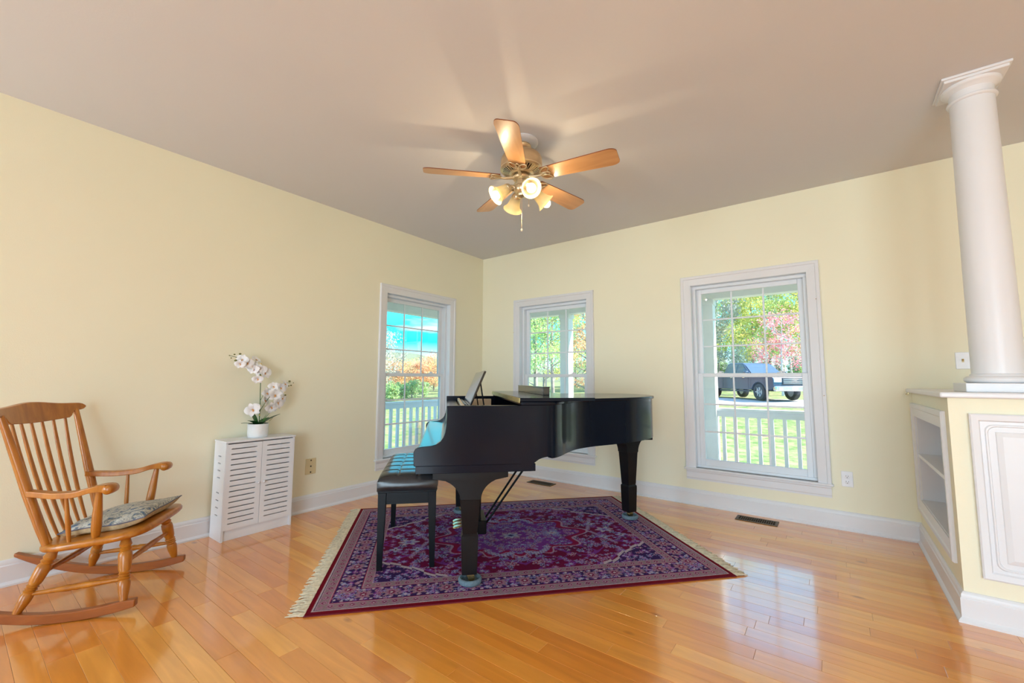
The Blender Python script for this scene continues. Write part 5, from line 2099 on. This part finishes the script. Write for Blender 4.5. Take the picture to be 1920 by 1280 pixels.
YG = [(0.57, 0.68, 0.21), (0.72, 0.72, 0.26), (0.44, 0.60, 0.23), (0.81, 0.65, 0.23)]
GG = [(0.34, 0.55, 0.23), (0.47, 0.65, 0.26), (0.60, 0.70, 0.26), (0.26, 0.44, 0.26)]
OR = [(0.86, 0.47, 0.29), (0.81, 0.36, 0.23), (0.91, 0.60, 0.31), (0.65, 0.52, 0.23)]
RD = [(0.91, 0.29, 0.39), (0.95, 0.42, 0.49), (0.78, 0.23, 0.26), (0.94, 0.52, 0.44)]
GY = [(0.47, 0.52, 0.52), (0.55, 0.57, 0.47), (0.39, 0.47, 0.39), (0.65, 0.55, 0.39)]


def ray_at(u, y_):
    """floor-plan point on the view ray of image column u at world y"""
    d = _F + _R2 * ((u - 960) / CAM_F)
    t = (y_ - CAM_POS.y) / d.y
    return (CAM_POS.x + d.x * t, y_)


def ray_at_x(u, x):
    d = _F + _R2 * ((u - 960) / CAM_F)
    t = (x - CAM_POS.x) / d.x
    return (x, CAM_POS.y + d.y * t)


# the two trees that single windows show whole keep their places; all others find clear ground
MAPLE = spot(1463, 28.5, 2.2, 0.6, ray_at)
AUTUMN = spot(1100, 16, 1.7, 0.6, ray_at)


def grown(hgt, p0, p1):
    """a tree that stands farther off is taller, within reason"""
    f_ = math.hypot(p1[0] - CAM_POS.x, p1[1] - CAM_POS.y) / math.hypot(p0[0] - CAM_POS.x, p0[1] - CAM_POS.y)
    return hgt * min(1.3, f_)


# woods behind the drive, seen through the right-hand window
k = 0
WD = 'woodland trees behind the drive'
for u, y_, hgt, cr, cols, bk, lb, lab in (
        (1326, 34, 13, 3.2, GY, PALEBARK, 0.12, 'half-bare grey-brown tree behind the tailgate of the truck'),
        (1374, 37, 15, 3.8, YG, PALEBARK, 0.10, 'tall yellow-green tree with pale trunk behind the cab of the truck'),
        (1412, 33, 12.5, 3.2, YG, BARK, 0.16, 'yellow-green tree with dark trunk behind the bonnet of the truck'),
        (1440, 42, 16, 3.8, GG, BARK, 0.08, 'tall green tree behind the trunk side of the pink maple'),
        (1482, 40, 15, 3.6, GY, PALEBARK, 0.12, 'half-bare grey tree with pale trunk behind the pink maple'),
        (1512, 36, 14, 3.4, YG, BARK, 0.10, 'yellow-green tree at the far end of the drive past the maple'),
        (1550, 39, 15, 3.8, OR, BARK, 0.10, 'tall orange tree at the far end of the drive'),
        (1345, 48, 18, 4.8, GY, BARK, 0.06, 'broad grey-brown tree deep in the woods behind the drive'),
        (1400, 50, 19, 5.0, GG, BARK, 0.06, 'broad green tree deep in the woods behind the drive'),
        (1455, 54, 20, 5.4, GY, BARK, 0.06, 'broad grey-brown tree deep in the woods behind the drive'),
        (1508, 52, 19, 5.2, GG, BARK, 0.06, 'broad green tree deep in the woods behind the drive'),
        (1300, 44, 16, 4.4, GG, BARK, 0.08, 'broad green tree deep in the woods behind the drive')):
    pt_ = spot(u, y_, cr, 0.6, ray_at)
    tree('woodland_tree', lab, pt_, grown(hgt, ray_at(u, y_), pt_), cr, cols, 11000, 0.115, bk, 100 + k, group=WD, low_b=lb)
    k += 1
# the same woods go on to both sides, out of sight behind the house wall
for u, y_, hgt, cr, cols in ((1150, 34, 13, 4.0, GG), (1180, 44, 16, 4.6, YG), (1208, 36, 13, 3.8, YG), (1235, 46, 16, 4.8, GY), (1262, 37, 14, 4.0, GG), (1285, 50, 17, 4.8, YG), (1580, 40, 15, 4.0, GG), (1620, 38, 14, 4.0, YG), (1660, 42, 15, 4.2, GY), (1600, 52, 18, 5.0, GG)):
    lab = {id(YG): 'yellow-green', id(GG): 'green', id(GY): 'grey-brown'}[id(cols)]
    pt_ = spot(u, y_, cr, 0.6, ray_at)
    tree('woodland_tree', 'tall %s tree where the woods go on behind the house wall' % lab, pt_, grown(hgt, ray_at(u, y_), pt_), cr, cols, 6000, 0.15, BARK, 900 + k, group='woods hidden by the house wall', low_b=0.06)
    k += 1
for u, y_, hgt, cr, cols in ((1318, 34, 3.0, 1.3, GY), (1352, 34, 2.8, 1.3, GG), (1388, 34, 3.0, 1.4, GY), (1432, 34, 3.0, 1.4, GG), (1460, 34, 3.2, 1.4, GY), (1490, 34, 3.0, 1.4, GG), (1526, 34, 3.2, 1.4, GY)):
    tree('undergrowth_bush', 'low %s undergrowth bush at the foot of the woods' % ('grey-brown' if cols is GY else 'green'), spot(u, y_, cr, 0.4, ray_at), hgt, cr, cols, 4500, 0.11, BARK, 200 + k, group='undergrowth at the foot of the woods', low_b=0.05, trunk=0.06)
    k += 1
tree('maple_tree', 'small pink-red maple with pale trunk beyond the pickup truck', MAPLE, 5.6, 2.2, RD, 2600, 0.075, PALEBARK, 300, trunk=0.11)
# trees seen through the window behind the piano
for u, y_, hgt, cr, cols, lab in (
        (1005, 15, 9, 3.0, GG, 'green tree closest to the corner of the porch'),
        (1036, 20, 11, 3.4, YG, 'yellow-green tree behind the porch post by the piano window'),
        (1064, 25, 11, 3.4, GG, 'green tree standing behind the orange autumn tree'),
        (1020, 28, 13, 4.2, GG, 'tall green tree farther off beyond the corner of the porch'),
        (1125, 26, 9, 3.0, GG, 'green tree to the drive side of the orange autumn tree'),
        (984, 22, 11, 3.6, YG, 'yellow-green tree farther off beyond the corner of the porch'),
        (1078, 36, 12, 4.4, GG, 'tall green tree farther off beyond the corner of the porch')):
    pt_ = spot(u, y_, cr, 0.6, ray_at)
    tree('broadleaf_tree', lab, pt_, grown(hgt, ray_at(u, y_), pt_), cr, cols, 9500, 0.085, BARK, 400 + k, group='trees beyond the corner of the porch', low_b=0.08)
    k += 1
tree('autumn_tree', 'orange autumn tree beyond the porch seen behind the piano lid', AUTUMN, 6.6, 1.7, OR, 4200, 0.06, BARK, 520, low_b=0.12)


# low trees and shrubs toward the ridge, seen through the left window
for u, x, hgt, cr, cols, lab in (
        (716, -26, 5.6, 2.4, GY, 'half-bare grey tree taller than the low trees round it below the ridge'),
        (745, -34, 3.2, 2.2, OR, 'low russet tree beside the half-bare grey tree below the ridge'),
        (768, -30, 2.7, 2.0, YG, 'low yellow-green tree on the lawn below the ridge'),
        (792, -27, 3.2, 1.9, OR, 'low orange tree on the lawn below the ridge'),
        (815, -33, 4.0, 2.2, OR, 'larger orange tree on the lawn below the ridge'),
        (732, -46, 4.0, 2.8, GY, 'grey-brown tree in the far row below the ridge'),
        (760, -50, 3.8, 2.8, OR, 'russet tree in the far row below the ridge'),
        (783, -48, 3.8, 2.8, GG, 'green tree in the far row below the ridge'),
        (806, -50, 4.4, 2.8, YG, 'yellow-green tree in the far row below the ridge'),
        (838, -42, 4.6, 2.8, YG, 'yellow-green tree in the far row below the ridge')):
    pt_ = spot(u, x, cr, -0.6, ray_at_x)
    tree('field_tree', lab, pt_, grown(hgt, ray_at_x(u, x), pt_), cr, cols, 4200, 0.085, PALEBARK if cols is GY else BARK, 600 + k, group='low trees below the ridge', low_b=0.06, trunk=0.10)
    k += 1
for u, x, hgt, cr, cols in ((865, -30, 4.2, 2.6, OR), (890, -40, 5.0, 3.0, GG), (915, -32, 5.0, 2.8, YG), (940, -38, 6.0, 3.2, GG), (690, -30, 4.5, 2.6, OR), (660, -36, 5.0, 2.8, GG)):
    lab = {id(YG): 'yellow-green', id(GG): 'green', id(OR): 'orange'}[id(cols)]
    tree('field_tree', 'low %s tree of the field row hidden by the house wall' % lab, spot(u, x, cr, -0.6, ray_at_x), hgt, cr, cols, 3000, 0.11, BARK, 800 + k, group='field trees hidden by the house wall', low_b=0.06, trunk=0.10)
    k += 1
for u, x, hgt, cr in ((738, -19, 1.2, 0.62), (757, -19, 1.1, 0.62), (775, -19, 1.3, 0.62), (795, -19, 1.1, 0.60), (720, -19, 1.2, 0.62)):
    tree('hedge_shrub', 'rounded yellow-green hedge shrub between the porch railing and the low trees', spot(u, x, cr, -0.3, ray_at_x), hgt, cr, GG, 1500, 0.055, BARK, 700 + k, group='shrubs at the lawn edge', low_b=0.05, trunk=0.05)
    k += 1

# ---- pickup truck -------------------------------------------------------------------
tp = ray_at(1405, 21.5)
_v = (Vector((tp[0], tp[1], 0)) - Vector((CAM_POS.x, CAM_POS.y, 0))).normalized()
_rt = Vector((_v.y, -_v.x, 0))
_hd = _rt * 0.60 - _v * 0.80
tz = max(ground_z(*tp), ground_z(tp[0] + 2, tp[1] - 2)) + 0.03
truck = empty('pickup_truck', (tp[0], tp[1], tz), math.atan2(_hd.y, _hd.x))      # +x forward
tag(truck, 'dark blue crew-cab pickup truck parked on the gravel drive', 'truck')


def wheel_cut(xc, r, z0, n=9):
    pts = []
    for i in range(n):
        a_ = PI - PI * i / (n - 1)
        pts.append((xc + r * math.cos(a_), max(z0, 0.40 + r * math.sin(a_))))
    return pts


WBF, WBR = 1.78, -1.86
low = 0.50
prof = [(-2.86, low + 0.12), (WBR - 0.50, low)] + wheel_cut(WBR, 0.48, low) + [(WBR + 0.50, low), (WBF - 0.50, low)] + wheel_cut(WBF, 0.48, low) + [(WBF + 0.50, low), (2.62, low), (2.78, low + 0.12), (2.80, 0.98), (2.74, 1.10), (2.55, 1.19), (1.30, 1.24), (1.18, 1.25), (-0.98, 1.25), (-1.00, 1.22), (-2.86, 1.22)]
hwt = 0.985
MB().prism(prof, 'Y', -hwt, hwt).build('body', TRUCK, truck, smooth=35, bevel=0.035, seg=3)
# cab
cabp = [(1.22, 1.22), (0.52, 1.80), (0.36, 1.87), (-0.62, 1.88), (-0.80, 1.82), (-1.00, 1.24)]
rs = []
for y_, f_ in ((-0.93, 0), (-0.76, 1), (0.76, 1), (0.93, 0)):
    ring = []
    for x, z in cabp:
        if f_ == 0:
            z2 = min(z, 1.24) if z < 1.3 else z - 0.10
            ring.append((x if z < 1.3 else x * 0.98, y_ if z < 1.3 else math.copysign(0.74, y_), z2))
        else:
            ring.append((x, math.copysign(0.70, y_), z))
    rs.append(ring)
b = MB()
nC = len(cabp)
bot = [(x, s * 0.93, z) for s in (-1,) for x, z in cabp]
# simple tapered greenhouse: wide at the belt, narrower at the roof
def cab_ring(s):
    return [(x, s * (0.93 - 0.20 * (z - 1.22) / 0.66), z) for x, z in cabp]


b.rings([cab_ring(-1), cab_ring(1)])
b.build('cab', TRUCK, truck, smooth=30, bevel=0.03, seg=3)


def side_pt(x, z, s, off=0.012):
    return (x, s * (0.93 - 0.20 * (z - 1.22) / 0.66 + off), z)


for s in (-1, 1):
    for poly in ([(0.98, 1.29), (0.48, 1.74), (0.16, 1.77), (0.12, 1.29)], [(0.04, 1.29), (0.06, 1.77), (-0.58, 1.78), (-0.74, 1.70), (-0.86, 1.29)]):
        MB().add([side_pt(x, z, s) for x, z in poly], [tuple(range(len(poly)))]).build('side_window', TGLASS, truck, smooth=0)
    MB().box(0.93, 1.12, s * 1.06 - 0.09, s * 1.06 + 0.09, 1.22, 1.42).build('wing_mirror', TRUCK, truck, bevel=0.03)
    for xa in (-0.05, 0.92):
        MB().box(xa - 0.24, xa - 0.08, s * (hwt + 0.005) - 0.015, s * (hwt + 0.005) + 0.015, 1.08, 1.12).build('door_handle', CHROME, truck, bevel=0.005)
    for xs_ in (0.08, 1.10, -0.94):
        MB().box(xs_ - 0.006, xs_ + 0.006, s * hwt - 0.006, s * hwt + 0.006, 0.58, 1.22).build('door_seam', TRUCKBLK, truck, smooth=0)
    MB().box(-1.2, 1.2, s * (hwt - 0.02) - 0.06, s * (hwt - 0.02) + 0.06, 0.40, 0.47).build('running_board', TRUCKBLK, truck, bevel=0.01)
    for xc, nm in ((WBF, 0), (WBR, 1)):
        wg = empty('wheel', (xc, s * 0.84, 0.40), 0, truck)
        MB().lathe([(0.24, -0.13), (0.37, -0.13), (0.40, -0.09), (0.40, 0.09), (0.37, 0.13), (0.24, 0.13)], 32, (0, 0, 0), (0, 1, 0), closed=True).build('tyre', TIRE, wg, smooth=35)
        b = MB().lathe([(0.0, -0.09), (0.245, -0.09), (0.25, -0.12), (0.25, 0.12), (0.245, 0.09), (0.0, 0.09)], 32, (0, 0, 0), (0, 1, 0))
        for k2 in range(6):
            a_ = k2 * PI / 3
            b.bar((0.04 * math.cos(a_), s * 0.105, 0.04 * math.sin(a_)), (0.235 * math.cos(a_), s * 0.115, 0.235 * math.sin(a_)), 0.05, 0.03, up=(0, 1, 0))
        b.build('rim', ALLOY, wg, smooth=35)
wsh = [(1.17, 1.285), (0.57, 1.785)]
MB().add([(1.17 + 0.012, -0.83, 1.29), (1.17 + 0.012, 0.83, 1.29), (0.585, 0.74, 1.775), (0.585, -0.74, 1.775)], [(0, 1, 2, 3)]).build('windscreen', TGLASS, truck, smooth=0)
MB().box(2.77, 2.83, -0.52, 0.52, 0.76, 1.08).build('grille', TRUCKBLK, truck, bevel=0.02)
for z in (0.84, 0.92, 1.00):
    MB().box(2.82, 2.845, -0.50, 0.50, z - 0.014, z + 0.014).build('grille_bar', CHROME, truck, bevel=0.004)
MB().box(2.72, 2.93, -0.97, 0.97, 0.46, 0.70).build('front_bumper', CHROME, truck, bevel=0.04)
MB().box(2.92, 2.94, -0.16, 0.16, 0.52, 0.66).build('number_plate', LENSM, truck, bevel=0.003)
for s in (-1, 1):
    MB().box(2.62, 2.82, s * 0.76 - 0.20, s * 0.76 + 0.20, 0.86, 1.06).build('headlamp', LENSM, truck, bevel=0.03)
    MB().box(2.90, 2.945, s * 0.72 - 0.10, s * 0.72 + 0.10, 0.52, 0.62).build('fog_lamp', LENSM, truck, bevel=0.01)
MB().box(-2.95, -2.80, -0.95, 0.95, 0.52, 0.68).build('rear_bumper', CHROME, truck, bevel=0.03)
